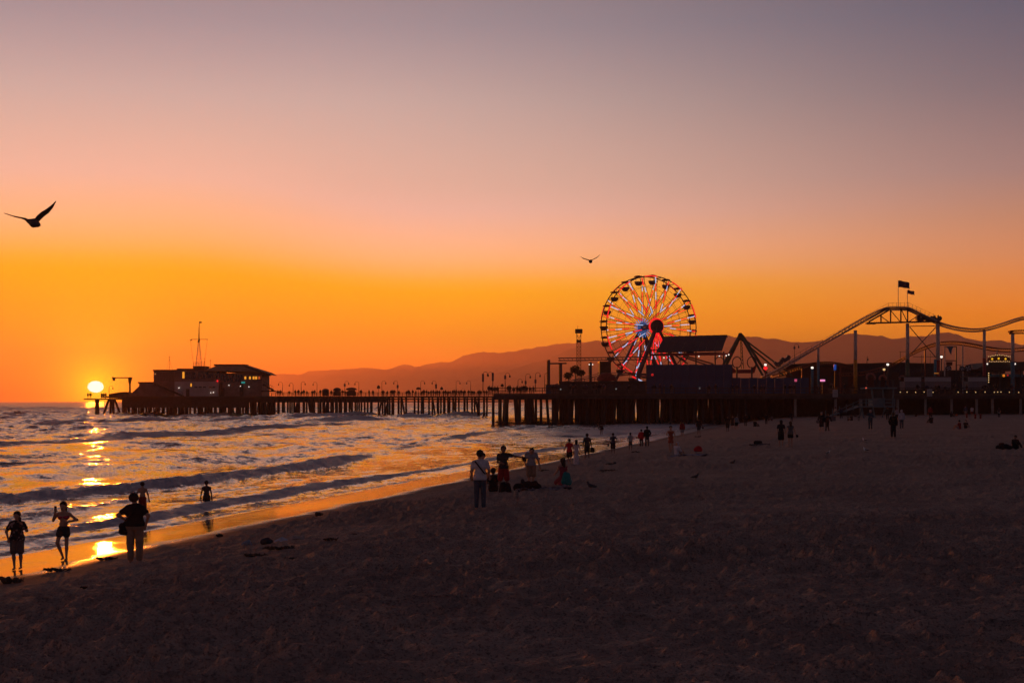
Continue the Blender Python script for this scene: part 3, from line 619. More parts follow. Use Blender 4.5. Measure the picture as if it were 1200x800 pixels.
LAMPS = [(127.8, 460, 452, 424, 1, None, 'short gooseneck lamp on the pier tip beside the crane'),
         (331, 463, 447.5, YN, -1, None, 'thin gooseneck lamp first to the right of the pier-end building'), (343.5, 463, 448.5, YN, -1, None, 'second gooseneck lamp right of the pier-end building, arm to the left'),
         (353, 463, 447, YN, 1, None, 'third gooseneck lamp right of the pier-end building, arm to the right'), (371.5, 463, 447.5, YN, -1, None, 'gooseneck lamp just left of the round dark cart canopies'),
         (404, 463, 446.5, YN, 1, (0.72, 0.2), 'gooseneck lamp with a dark plate among the round cart canopies'), (420.5, 463, 447, YN, -1, None, 'gooseneck lamp right of the wide flat cart umbrella'),
         (447.5, 463, 446, YN, 1, None, 'gooseneck lamp beside the first small round parasol'), (466, 463, 446, YN, -1, (0.6, 0.22), 'gooseneck lamp with a small dark banner left of mid pier'),
         (493, 463, 446, YN, 1, None, 'gooseneck lamp beside the flat dark parasol on mid pier'), (511, 463, 446, YN, -1, (0.62, 0.3), 'gooseneck lamp with a narrow banner left of the second round parasol'),
         (534.5, 463, 446, YN, 1, None, 'slim gooseneck lamp on the pier right of the second round parasol'), (551.5, 463, 446, YN, -1, None, 'slim gooseneck lamp just left of the two tall banner lamps'),
         (566, 459, 435.5, 300, 1, (0.70, 0.40), 'tall lamp with a long banner, leftmost of the tall lamps'), (577.5, 459, 436, 300, -1, (0.76, 0.42), 'tall lamp with a long dark banner and an arm to the left'),
         (592, 459, 437, 300, 1, (0.78, 0.2), 'tall gooseneck lamp right of the small round sign'), (607, 459, 444, 330, 1, None, 'faint short lamp between two tall gooseneck lamps'),
         (616, 459, 438, 300, 1, (0.52, 0.18), 'tall gooseneck lamp with a short dark plate halfway up'), (627.5, 459, 436.5, 300, 1, (0.55, 0.2), 'tall gooseneck lamp left of the yellow coaster columns'), (638.3, 458, 437, 300, 1, None, 'lamp standing close against the yellow coaster column'),
         (931, 440, 403, 330, 1, (0.88, 0.08), 'thin lamp post behind the coaster lift hill'), (1016, 428, 417.5, 360, 0.2, None, 'floodlight post behind the coaster between two supports')]
for a in LAMPS: lamp_post(*a)
# carts, parasols and kiosks on the narrow pier
def parasol(px, py0, py1, hw, Y, label, flat=0.35):
    k = mpp(Y); t_ = empty('parasol', at(px, 464, Y), label, 'parasol', 'parasols on the pier'); zt = (464 - py0) * k; zb = (464 - py1) * k; r = hw * k
    MB().tube([(0, 0, 0), (0, 0, zb + 0.1)], 0.05, 6).build('pole', M_DARK, t_)
    MB().lathe([(r * 0.98, zb - 0.02), (r, zb), (r * 0.86, zb + (zt - zb) * 0.55), (r * 0.45, zb + (zt - zb) * 0.9), (0.0, zt)], n=12).build('canopy', M_TRIM, t_)
parasol(443.6, 451.2, 455, 2.1, YN + 2, 'small round dark parasol, leftmost on the pier'); parasol(490.3, 453.4, 456.2, 2.9, YN + 2, 'small flat wide dark parasol on mid pier'); parasol(517.6, 453, 456.4, 1.9, YN + 2, 'small round dark parasol right of mid pier')
parasol(588.5, 449.5, 452.8, 2.0, 300, 'small round dark parasol beside the tall lamps')
def cart(px0, py0, px1, label, um, Y=YN + 3):
    k = mpp(Y); c = (px0 + px1) / 2; w = (px1 - px0) * k; h_ = (464 - py0) * k; t_ = empty('vendor_cart', at(c, 464, Y), label, 'cart', 'vendor carts on the pier')
    MB().box((0, 0, 0.75), (w * 0.8, 1.6, 1.3)).build('cart_body', M_TRIM, t_)
    r = w / 2; MB().lathe([(r, h_ - um), (r * 1.0, h_ - um + 0.06), (r * 0.8, h_ - um * 0.35), (r * 0.4, h_ - 0.06), (0, h_)], n=14).build('canopy', M_TRIM, t_)
    for s_ in (-1, 1): MB().bar((s_ * w * 0.33, -0.6, 0), (s_ * w * 0.33, -0.6, h_ - um + 0.2), 0.1).build('cart_post', M_DARK, t_)
    for s_ in (-1, 1): MB().lathe([(0.0, -0.05), (0.32, -0.05), (0.32, 0.05), (0.0, 0.05)], (s_ * w * 0.25, -0.85, 0.33), 12, 'y').build('wheel', M_DARK, t_)
    MB().box((0, 0.7, h_ * 0.45), (w * 0.6, 0.1, h_ * 0.5)).build('back_panel', M_TRIM, t_)
cart(377, 455.2, 386, 'rounded dark vendor cart, leftmost of the three carts', 0.8); cart(390, 454, 400, 'rounded dark vendor cart in the middle of the three', 1.0); cart(405, 453.8, 418.5, 'vendor cart under a wide flat umbrella, rightmost of the three', 0.75)
# ================================================================== FERRIS WHEEL
YF = 330.0; kf = mpp(YF); cF = at(760.6, 383.2, YF); th = math.radians(23)
AX = Vector((math.sin(th), -math.cos(th), 0)); UH = Vector((math.cos(th), math.sin(th), 0)); UZ = Vector((0, 0, 1))
fw = empty('ferris_wheel', (cF.x, cF.y, DZ), 'big ferris wheel with red and white lit spokes standing on the pier', 'ferris wheel')
def FP(r, a, w): return cF + UH * (r * math.cos(a)) + UZ * (r * math.sin(a)) + AX * w
RO = 11.75; HWD = 1.35; NSP = 20
for w in (-HWD, HWD):
    f = MB(); n = 80; f.tube([FP(RO, 2 * PI * i / n, w) for i in range(n + 1)], 0.125, 6, False); prt(f, 'rim', M_STEEL, fw)
    for rr_ in (0.62, 0.80): prt(MB().tube([FP(RO * rr_, 2 * PI * i / 60, w * 1.25) for i in range(61)], 0.035, 4, False), 'inner_ring', M_STEEL, fw)
f = MB()
for w in (-HWD - 0.19, HWD + 0.19):
    for q in range(10):
        if w > 0 or q in (1, 3, 4, 6, 8, 9): f.tube([FP(RO, 2 * PI * (q + (0.45 * i) / 6) / 10 + 0.2, w) for i in range(7)], 0.13, 4)
prt(f, 'rim_lights', M_LRED, fw)
SPR = random.Random(4)
for side in (-1, 1):
    for i in range(NSP):
        a = 2 * PI * (i + (0.5 if side > 0 else 0.0)) / NSP + 0.08
        h0 = FP(1.25, a, side * 3.2); r0 = FP(RO, a, side * HWD)
        for da in (-0.04, 0.04):
            s_ = prt(MB().tube([FP(1.25, a + da * 2.5, side * 3.2), FP(RO, a + da, side * HWD)], 0.055, 4, False), 'spoke', M_STEEL, fw)
        spk = s_
        off = SPR.random() * 0.12; lo = 0.16 + off
        segs = [(lo, lo + 0.20, 0), (lo + 0.21, lo + 0.38, 1), (lo + 0.40, lo + 0.56, 0), (min(0.97, lo + 0.58), 0.985, 1)] if i % 2 == 0 else [(lo, lo + 0.16, 1), (lo + 0.2, lo + 0.46, 0), (lo + 0.48, lo + 0.60, 1), (lo + 0.62, 0.975, 0)]
        for s0_, s1_, cc in segs:
            me = MB().tube([h0.lerp(r0, s0_) + AX * side * 0.1, h0.lerp(r0, s1_) + AX * side * 0.1], 0.115 if cc == 0 else 0.10, 4).mesh('light_strip')
            me.transform(Matrix.Translation(-fw.location)); mesh_obj('light_strip', me, spk, M_LRED if cc == 0 else M_LWHT)
hang_me = MB().bar((0, 0, -1.3), (0, 0, 0.15), 0.06).mesh('hanger')
for i in range(NSP):                                # gondolas and the bars that carry them
    a = 2 * PI * i / NSP + 0.24
    prt(MB().bar(FP(RO, a, -HWD - 0.2), FP(RO, a, HWD + 0.2), 0.16), 'axle_bar', M_STEEL, fw)
    p = FP(RO, a, 0) - fw.location
    gd = MB().lathe([(0.0, -1.95), (0.45, -1.9), (0.82, -1.5), (1.0, -1.0), (0.93, -0.96), (0.45, -1.4), (0.0, -1.45)], n=12).build('gondola', M_STEEL, fw); gd.location = p
    MB().lathe([(1.05, 0.1), (0.9, 0.32), (0.0, 0.5)], n=12).build('gondola_canopy', M_REDP, gd)
    for q in range(4):
        o = mesh_obj('hanger', hang_me, gd, M_STEEL); o.location = (0.8 * math.cos(q * PI / 2 + .7), 0.8 * math.sin(q * PI / 2 + .7), 0)
    a2 = a + PI / NSP; prt(MB().bar(FP(RO, a2, -HWD), FP(RO, a2, HWD), 0.13), 'cross_bar', M_STEEL, fw)
prt(MB().tube([FP(0, 0, -3.6), FP(0, 0, 3.8)], 0.6, 12), 'axle', M_STEEL, fw)
def disc_part(name, r, w0, w1, m, n=24):
    return prt(MB().tube([FP(0, 0, w0), FP(0, 0, w1)], r, n), name, m, fw)
disc_part('hub_flange', 1.3, 3.0, 3.25, M_STEEL); disc_part('hub_flange', 1.3, -3.25, -3.0, mat('hub_blue_glow', (0.05, 0.12, 0.25), 0.5, emit=(0.03, 0.12, 0.34), estr=0.5)); disc_part('hub_cover', 1.55, 3.85, 4.1, M_STEEL)  # rear flange is given a dim blue glow of its own
def ring(name, r0, r1, w, m):
    f = MB(); n = 28; v = [FP(r, 2 * PI * i / n, w + dw) for dw in (0, 0.12) for r in (r0, r1) for i in range(n)]; fs = []
    for i in range(n):
        j = (i + 1) % n; fs += [(i, j, n + j, n + i), (2 * n + i, 3 * n + i, 3 * n + j, 2 * n + j), (n + i, n + j, 3 * n + j, 3 * n + i), (i, 2 * n + i, 2 * n + j, j)]
    f.add(v, fs); return prt(f, name, m, fw)
ring('hub_light_ring', 1.55, 1.95, 3.4, M_LRED)
mblue = mat('hub_blue_led', (0.1, 0.2, 0.5), 0.4, emit=(0.06, 0.22, 0.62), estr=0.9)
for i in range(20):
    a = 2 * PI * i / 20; f = MB(); f.tube([FP(0.5, a, -3.35), FP(2.3, a, -2.9)], 0.10, 4); prt(f, 'hub_light_bar', mblue, fw)
for side, nm in ((1, 0), (-1, 1)):
    top = FP(0, 0, side * 3.7)
    for sgn in (-1, 1):
        ft = top + UH * (sgn * 7.6) + AX * side * 2.0; ft.z = DZ
        prt(MB().bar(top + Vector((0, 0, 0.2)), ft, 0.75, 0.6), 'support_leg', M_STEEL, fw)
    ft = top + AX * side * 1.2; ft.z = DZ
    if side < 0: prt(MB().bar(top, ft, 0.4), 'support_leg', M_STEEL, fw)
    for q in (0.35, 0.7):
        a = top + UH * (-7.6 * q) + AX * side * 2.0 * q; b_ = top + UH * (7.6 * q) + AX * side * 2.0 * q; a.z = b_.z = top.z - (top.z - DZ) * q
        prt(MB().bar(a, b_, 0.25), 'leg_tie', M_STEEL, fw)
for q in range(7):                                  # red light strips that run down the near support
    top = FP(0, 0, 3.9); e = top + UH * (-2.6 + q * 0.95) + AX * 0.6; e.z = cF.z - 6.0 - (q % 2) * 1.5; s0_ = top + UH * (-0.9 + q * 0.3); s0_.z -= 1.2
    prt(MB().tube([s0_, e], 0.13, 4), 'support_light', M_LRED, fw)
prt(MB().box((cF.x, cF.y, DZ + 0.35), (17, 9, 0.7)), 'platform', M_TRIM, fw)
f = MB(); f.bar(at(741, 441, YF - 7), at(752, 446.5, YF - 7), 0.35); prt(f, 'ramp_light', M_LRED, fw)
f = MB(); f.bar(at(746, 443.4, YF - 7.3), at(752.5, 446.6, YF - 7.3), 0.3); prt(f, 'ramp_light', M_LWHT, fw)
# ================================================================== RIDES BETWEEN
def post_box(parent, name, px, y0, y1, Y, w, m): return prt(MB().bar(at(px, y0, Y), at(px, y1, Y), w), name, m, parent)
lc = empty('coaster_loop', at(690, 461, 300), 'left end of the steel coaster with yellow edged columns and a raised beam', 'roller coaster')
for px_, y0 in ((643.5, 421.5), (657.6, 425.2), (692.4, 424)): 
    post_box(lc, 'column', px_, y0, 461, 300, 0.42, M_STEEL); post_box(lc, 'column_edge', px_ - 1.9, y0 + 0.6, 461, 300.1, 0.26, M_ORANGE)
prt(MB().bar(at(643, 426, 300), at(664, 425.6, 300), 0.3), 'cross_beam', M_STEEL, lc)
for dy in (0, 3): prt(MB().bar(at(654.5, 419.5 + dy, 300), at(762, 418.2 + dy, 312), 0.22), 'track_rail', M_TRACK, lc)
f = MB()
for q in range(22): f.bar(at(655 + q * 4.9, 419.4 - q * 0.06, 300 + q * 0.55), at(657 + q * 4.9, 422.6 - q * 0.06, 300 + q * 0.55), 0.12)
prt(f, 'track_ties', M_TRACK, lc)
for px_ in (690.5, 694.5): lamp_ball('coaster_light', px_, 427, 299, 0.18, M_LAMP, lc)
rows_ = [(651, 450, 700, 438), (660, 447, 735, 437), (700, 437, 735, 436.5)]
for a_, b_, c_, d_ in rows_:
    for dy in (0, 2.2): prt(MB().bar(at(a_, b_ + dy, 296), at(c_, d_ + dy, 300), 0.13), 'low_rail', M_TRACK, lc)
f = MB()
for q in range(12): f.bar(at(655 + q * 6, 448 - q * 0.8, 297), at(655 + q * 6, 461, 297), 0.16)
prt(f, 'trestle', M_TRACK, lc)
dt = empty('drop_tower', at(678.3, 461, 318), 'slim lattice drop tower with a dark head left of the ferris wheel', 'ride tower'); Yd = 318; f = MB()
for s_ in (-1, 1):
    for e_ in (-.45, .45): f.bar(at(678.3 + s_ * 2.4, 461, Yd + e_), at(678.3 + s_ * 2.4, 392, Yd + e_), 0.12)
for q in range(16):
    y0 = 394 + q * 4.2; f.bar(at(676, y0, Yd - .45), at(680.6, y0 + 4.2, Yd - .45), 0.08); f.bar(at(680.6, y0, Yd - .45), at(676, y0 + 4.2, Yd - .45), 0.08); f.bar(at(676, y0, Yd - .45), at(680.6, y0, Yd - .45), 0.08)
prt(f, 'lattice', mat('ochre_steel', (0.20, 0.13, 0.05), 0.6), dt)
span(dt, 'tower_head', M_TRIM, 674.2, 385.4, 682.6, 390.2, Yd - 0.9, 1.8); span(dt, 'carriage', M_TRIM, 675.8, 398, 680.8, 401, Yd - 0.8, 1.6)
prt(MB().bar(at(677, 386, Yd), at(677.2, 381, Yd), 0.08), 'finial', M_STEEL, dt)
for k_, (px_, y0, y1) in enumerate(((675.6, 390.2, 394), (681.2, 390.2, 394))): prt(MB().bar(at(px_, y0, Yd), at(678.3 + (-1.5 if k_ == 0 else 1.5), y1, Yd), 0.12), 'strut', M_STEEL, dt)
tent = empty('red_ride_canopy', at(711, 448, 292), 'low red domed ride canopy beneath the ferris wheel', 'canopy')
prt(MB().lathe([(2.1, 0), (2.0, 0.5), (1.6, 1.1), (0.9, 1.5), (0.0, 1.7)], at(711, 446, 292), 16), 'dome', M_REDROOF, tent)
for q in (701, 721): post_box(tent, 'canopy_post', q, 445.5, 461, 292, 0.16, M_STEEL)
bx = empty('ride_block', at(709, 437, 310), 'dark square ride building behind the coaster rail', 'building'); span(bx, 'wall', M_TRIM, 703, 424, 716, 461, 310, 5); span(bx, 'roof', M_STEEL, 702.4, 423.4, 716.6, 424.6, 309.8, 5.4)
# dark boardwalk stalls along the deck edge
STALLS = [(640, 655, 450.5, 'low bluish box stall at the left end of the rides', M_NAVY), (655.5, 700, 447.0, 'long dark stall under the coaster loop', M_TRIM), (701, 757, 446.5, 'long dark stall below the ferris wheel', M_TRIM)]
def stall(x0_, x1_, y0_, lab, m_, Y=284.0, win_n=0):
    st = empty('boardwalk_stall', at((x0_ + x1_) / 2, 461.2, Y), lab, 'stall', 'stalls along the deck edge'); span(st, 'wall', m_, x0_, y0_ + 0.8, x1_, 461.8, Y, 4.5); span(st, 'roof', M_STEEL, x0_ - 0.6, y0_ - 0.2, x1_ + 0.6, y0_ + 0.9, Y - 0.4, 5.3)
    n = max(2, int((x1_ - x0_) / 9)); w = (x1_ - x0_) / n
    for k in range(n): span(st, 'counter_hatch', M_STEEL, x0_ + (k + 0.15) * w, y0_ + 3.0, x0_ + (k + 0.85) * w, 457, Y - 0.08, 0.1)
    return st
for a in STALLS: stall(*a)
lamp_ball('stall_light', 657, 456, 283.5, 0.2, mat('dim_white_glow', (0.4, 0.4, 0.4), 0.4, emit=(0.5, 0.52, 0.5), estr=0.35), bpy.data.objects['boardwalk_stall.001']); lamp_ball('stall_light', 722, 455.5, 283.5, 0.22, MATS['dim_white_glow'], bpy.data.objects['boardwalk_stall.002'])
# navy screen wall
nw = empty('screen_wall', at(807, 457, 284), 'broad navy screen wall in front of the ferris wheel base', 'wall')
for k in range(10): span(nw, 'wall_panel', M_NAVY, 758 + k * 10, 427.2 - 0.25 * (k % 2), 767.7 + k * 10, 461.9, 284 + 0.05 * (k % 2), 0.3)
for k in range(11): prt(MB().bar(at(758 + k * 10 - 0.2, 427.4, 284.5), at(758 + k * 10 - 0.2, 461, 284.5), 0.2), 'wall_post', M_STEEL, nw)
lamp_ball('red_light', 764.5, 439, 283.6, 0.4, mat('dim_red_glow', (0.3, 0.02, 0.02), 0.4, emit=(0.7, 0.02, 0.02), estr=0.5), nw); lamp_ball('white_light', 820, 454.6, 283.6, 0.22, MATS['dim_white_glow'], nw)
n2_ = empty('screen_wall', at(900, 457, 285.5), 'long low navy screen wall right of the broad screen wall', 'wall')
for k in range(9): span(n2_, 'wall_panel', M_NAVY, 858.2 + k * 10, 442.5 + (k % 2) * 0.3, 867.8 + k * 10, 461.9, 285.5 + 0.05 * (k % 2), 0.3)
# solar canopy
sc_o = empty('solar_canopy', at(812, 427, 296), 'big tilted dark solar canopy on posts right of the ferris hub', 'canopy')
Ys = 296.0; P0, P1, P2, P3 = at(778.5, 395, Ys + 6), at(852.5, 393, Ys + 6), at(846.0, 411.3, Ys), at(768.8, 413.4, Ys)
for k in range(8):
    u0, u1 = k / 8 + 0.0012, (k + 1) / 8 - 0.0012; q = [P3.lerp(P2, u0), P3.lerp(P2, u1), P0.lerp(P1, u1), P0.lerp(P1, u0)]
    nrm = (q[1] - q[0]).cross(q[3] - q[0]).normalized() * 0.18
    prt(MB().add(q + [w_ + nrm for w_ in q], [(0, 1, 2, 3), (7, 6, 5, 4), (0, 4, 5, 1), (1, 5, 6, 2), (2, 6, 7, 3), (3, 7, 4, 0)]), 'solar_panel', M_PANEL, sc_o)
prt(MB().bar(P3 - Vector((0, -.4, .25)), P2 - Vector((0, -.4, .25)), 0.2), 'panel_rail', M_STEEL, sc_o); prt(MB().bar(P0 - Vector((0, .5, .35)), P1 - Vector((0, .5, .35)), 0.2), 'panel_rail', M_STEEL, sc_o)
prt(MB().bar(at(761, 415.8, Ys), at(858, 414.8, Ys), 0.35, 0.45), 'red_beam', M_REDP, sc_o)
for q in (783, 815.5, 838, 848): post_box(sc_o, 'canopy_post', q, 412, 461, Ys + 0.6, 0.28, M_STEEL)
for q, y_ in ((778, 419), (851, 416.6), (854, 415.5), (819, 417.5), (843, 417.3)): lamp_ball('canopy_light', q, y_, Ys - 0.4, 0.2, M_LAMP, sc_o)
f = MB()
for a_, b_, c_, d_ in ((788, 414, 806, 426), (800, 416, 836, 426.5), (800, 418, 830, 428)): f.bar(at(a_, b_, 306), at(c_, d_, 306), 0.3)
prt(f, 'lower_struts', M_TRACK, sc_o)
# swinging ship ride: green A-frames
sd = empty('swing_ship_ride', at(868, 442, 300), 'green A-frame swinging ship ride right of the solar canopy', 'ride'); Yr_ = 300.0
for a_, b_, c_, d_, Y2 in ((866.5, 393, 846.5, 430, 298), (868, 393, 850.5, 430, 303), (868, 393, 889, 432, 298), (870, 393, 893.5, 431, 303), (870, 396, 913, 427.5, 306), (866.5, 396, 905, 428, 309)):
    prt(MB().bar(at(a_, b_, Yr_), at(c_, d_ + 24, Y2) if False else at(c_ + (c_ - a_) * 0.35, d_ + 12, Y2), 0.42 if Y2 < 305 else 0.26), 'frame_leg', M_GREENP, sd)
prt(MB().tube([at(867.7, 392.5, Yr_ - 1.5), at(867.7, 392.5, Yr_ + 4)], 0.5, 10), 'axle', M_STEEL, sd)
for s_ in (-1, 1): prt(MB().bar(at(868 + s_ * 0.6, 394, Yr_ + 1), at(870 + s_ * 1.3, 432, Yr_ + 1), 0.16), 'pendulum', M_GREENP, sd)
f = MB(); f.prism([(wx(q, 300), at(0, w_, 300).z) for q, w_ in ((855, 428), (862, 433), (880, 433), (887, 428), (884, 437), (858, 437))], Yr_, Yr_ + 2.4); prt(f, 'ship_hull', M_REDP, sd)
for k in range(8): prt(MB().bar(at(868.2 + 0.2 * k, 397 + 4 * k, Yr_ + .9), at(870.2 + 0.1 * k, 400 + 4 * k, Yr_ + .9), 0.12), 'pendulum_brace', M_GREENP, sd)
for q, lab in ((863.5, 'dark round hoop left of the swinging ship pendulum'), (881, 'dark round hoop right of the swinging ship pendulum'), (843, 'dark round hoop under the solar canopy end')):
    hp = empty('ride_hoop', at(q, 436, 292), lab, 'ride', 'round hoops beside the swinging ship'); r_ = 5.2 * mpp(292); c = at(q, 424.5, 292)
    prt(MB().tube([c + Vector((r_ * math.cos(a * PI / 12), 0, r_ * 1.25 * math.sin(a * PI / 12))) for a in range(-5, 18)], 0.11, 5), 'hoop', M_STEEL, hp); prt(MB().bar(c - Vector((0, 0, r_)), Vector((c.x, 292, DZ)), 0.3), 'hoop_stand', M_STEEL, hp)
# ================================================================== ROLLER COASTER (right)
YC = 295.0
rc = empty('roller_coaster', at(1060, 461, YC), 'steel roller coaster with a long lift hill, truss crest and dips at right', 'roller coaster')
def cat(pts, n=8):                                  # smooth curve through photo points
    out = []; p = [Vector((a, b, 0)) for a, b in pts]
    for i in range(len(p) - 1):
        a = p[max(i - 1, 0)]; b = p[i]; c = p[i + 1]; d_ = p[min(i + 2, len(p) - 1)]
        for k in range(n):
            t_ = k / n; out.append(0.5 * ((2 * b) + (c - a) * t_ + (2 * a - 5 * b + 4 * c - d_) * t_ * t_ + (3 * b - 3 * c + d_ - a) * t_ ** 3))
    out.append(p[-1]); return out
def track(name, pts, Y, gauge, m, tie_m, spine=True, parent=rc, rr=0.095, smooth=True, walk=False):
    c = cat(pts) if smooth else [Vector((a, b, 0)) for a, b in pts]
    W0 = [at(q.x, q.y, Y) for q in c]
    for yy in (0, gauge): prt(MB().tube([w + Vector((0, yy, 0.0)) for w in W0], rr, 6), 'track_rail', m, parent)
    if spine: prt(MB().tube([w + Vector((0, gauge / 2, -0.62)) for w in W0], rr * 1.3, 6), 'track_spine', m, parent)
    f = MB(); L = 0
    for i in range(len(W0) - 1):
        for u in (0.0,):
            w = W0[i].lerp(W0[i + 1], u); f.bar(w, w + Vector((0, gauge, 0)), 0.10); f.bar(w, w + Vector((0, gauge / 2, -0.6)), 0.09); f.bar(w + Vector((0, gauge, 0)), w + Vector((0, gauge / 2, -0.6)), 0.09)
    o = prt(f, 'track_ties', tie_m, parent); o['kind'] = 'stuff'
    return W0
M_RAILP = mat('pale_rail_paint', (0.60, 0.52, 0.54), 0.45)
TOP = [(893, 441.5), (905, 435.5), (920, 427.5), (950, 409.5), (980, 391.5), (1010, 374), (1028, 364.6), (1036, 361), (1041, 359.8), (1052, 359.5), (1062, 359.7), (1067, 360.8), (1074, 364), (1085, 369.5), (1098, 375.5), (1106, 378.8), (1120, 382.6), (1136, 384.8), (1150, 384.6), (1163, 382.4), (1180, 377.2), (1194, 372.4), (1206, 370), (1222, 368), (1240, 369)]
track('top', TOP, YC, 1.7, M_RAILP, M_TRACK)
# walkway and handrail up the lift hill
lift = [(899, 438), (1041, 357.6), (1064, 357.4), (1098, 373)]
f = MB(); lw = [at(a, b, YC - 0.9) for a, b in ((899, 440), (1041, 361.6), (1064, 361.4), (1098, 377))]
for a, b in zip(lw, lw[1:]): f.bar(a, b, 0.7, 0.16)
prt(f, 'walkway', M_TRACK, rc)
f = MB()
for dz in (0.6, 1.15):
    for a, b in zip(lw, lw[1:]): f.bar(a + Vector((0, -0.3, dz)), b + Vector((0, -0.3, dz)), 0.045)
for a, b, n in ((0, 1, 22), (1, 2, 5), (2, 3, 7)):
    for k in range(n + 1): q = lw[a].lerp(lw[b], k / n); f.bar(q + Vector((0, -0.3, 0)), q + Vector((0, -0.3, 1.2)), 0.05)
prt(f, 'handrail', M_TRACK, rc)
# truss under the crest
for yy in (YC + 0.1, YC + 1.6):
    prt(MB().bar(at(1016, 378.6, yy), at(1100, 376.6, yy), 0.34), 'truss_chord', M_STEEL, rc)
    prt(MB().bar(at(1018, 377, yy), at(1042, 363.2, yy), 0.3), 'truss_chord', M_STEEL, rc)
    for q, y0, y1 in ((1032.3, 369, 378), (1043.6, 363, 378), (1055.6, 362, 377.5), (1063.6, 361.5, 377.5), (1077.8, 368, 377)): prt(MB().bar(at(q, y0, yy), at(q, y1, yy), 0.26), 'truss_post', M_STEEL, rc)
    for a, b, c, d_ in ((1032.3, 370.5, 1042, 377.5), (1044, 364, 1055, 377), (1056, 362.5, 1063, 376.5), (1065, 377, 1078, 368.5), (1078, 369, 1090, 376)): prt(MB().bar(at(a, b, yy), at(c, d_, yy), 0.15), 'truss_brace', M_STEEL, rc)
prt(MB().box(at(1020, 378.8, YC), (1.9, 1.2, 0.4)), 'platform', M_STEEL, rc)
def column(px, y0, ysplit, w, low, lab=None):
    prt(MB().tube([at(px, y0, YC + 0.85), at(px, ysplit, YC + 0.85)], w, 12), 'column', M_CREAM, rc)
    prt(MB().tube([at(px, ysplit, YC + 0.85), at(px, 461.5, YC + 0.85)], w * 1.12, 12), 'column_base', low, rc)
column(1002.4, 387, 421.5, 0.36, M_ORANGE); column(958.9, 407.5, 421.5, 0.24, M_TEALP); column(1063.5, 379, 421, 0.37, M_GREENP); column(1099, 376, 422, 0.40, M_REDP); column(1153.5, 386, 419.5, 0.31, M_REDP); column(1186.7, 391, 424, 0.36, M_TEALP)
prt(MB().tube([at(1096, 421, YC - 0.5), at(1096, 461, YC - 0.5)], 0.28, 10), 'column', M_TEALP, rc)
f = MB(); f.bar(at(1099.5, 378, YC), at(1099.5, 369, YC), 0.22); prt(f, 'column_tip', M_STEEL, rc)
prt(MB().bar(at(1066, 382.2, YC + .8), at(1097, 381.8, YC + .8), 0.16), 'tie_bar', M_TRACK, rc)
prt(MB().bar(at(1066, 383, YC + .8), at(1097, 419, YC + .8), 0.16), 'cross_brace', M_STEEL, rc); prt(MB().bar(at(1097, 383, YC + 1), at(1069, 413, YC + 1), 0.16), 'cross_brace', M_STEEL, rc)
MR = mat('red_track', (0.26, 0.06, 0.03), 0.45, metal=0.2)
track('low', [(985, 437), (1010, 436), (1032, 431), (1052, 423), (1068, 413.5), (1084, 406), (1098, 401.6), (1112, 400), (1126, 400.4), (1142, 403), (1158, 406.2), (1176, 408.4), (1200, 407.6), (1240, 404)], YC + 9, 1.6, MR, MR)
track('mid', [(905, 440), (925, 434), (945, 427), (958, 424.3), (975, 424), (992, 427), (1005, 431.5)], YC + 16, 1.5, MR, MR)
track('far', [(1184, 387.5), (1192, 387), (1215, 386.6), (1240, 386)], YC - 4, 1.3, MR, MR)
for q, y_ in ((1084, 409), (1128, 404), (1168, 410), (1040, 431), (940, 432), (985, 428)): prt(MB().bar(at(q, y_, YC + 9.8), at(q, 461.5, YC + 9.8), 0.28), 'low_column', M_CREAM if q > 1100 else MR, rc)
f = MB()
for q, (a, b) in enumerate(((1055, 412), (1062, 412), (1080, 416), (1090, 414))): f.bar(at(a, b, YC + 12), at(a, 436, YC + 12), 0.1)
f.bar(at(1054, 412, YC + 12), at(1066, 412, YC + 12), 0.1); f.bar(at(1070, 418, YC + 12), at(1097, 418, YC + 12), 0.1); prt(f, 'maintenance_frame', M_STEEL, rc)
def coaster_train(px, py, Y, n, slope, lab, m):
    t_ = empty('coaster_train', at(px, py, Y), lab, 'train', 'coaster trains'); k = mpp(Y)
    for i in range(n):
        dx = (i - (n - 1) / 2) * 1.75; c = MB()
        c.prism([(dx - .8, 0.05), (dx + .8, 0.05), (dx + .95, 0.55), (dx + .6, 0.95), (dx + .2, 0.6), (dx - .3, 0.6), (dx - .5, 1.05), (dx - .85, 0.95)], -0.6, 0.6)
        o = c.build('train_car', m, t_)
        MB().box((dx, 0, -0.05), (1.3, 1.0, 0.14)).build('bogie', M_STEEL, o)
    t_.rotation_euler = (0, -slope, 0); return t_
coaster_train(918, 424.6, YC + 0.9, 2, math.radians(30), 'dark coaster train low on the lift hill', M_STEEL)
coaster_train(1088, 375.6, YC + 0.9, 3, math.radians(0), 'dark coaster train parked on the truss beam at the crest', M_STEEL)
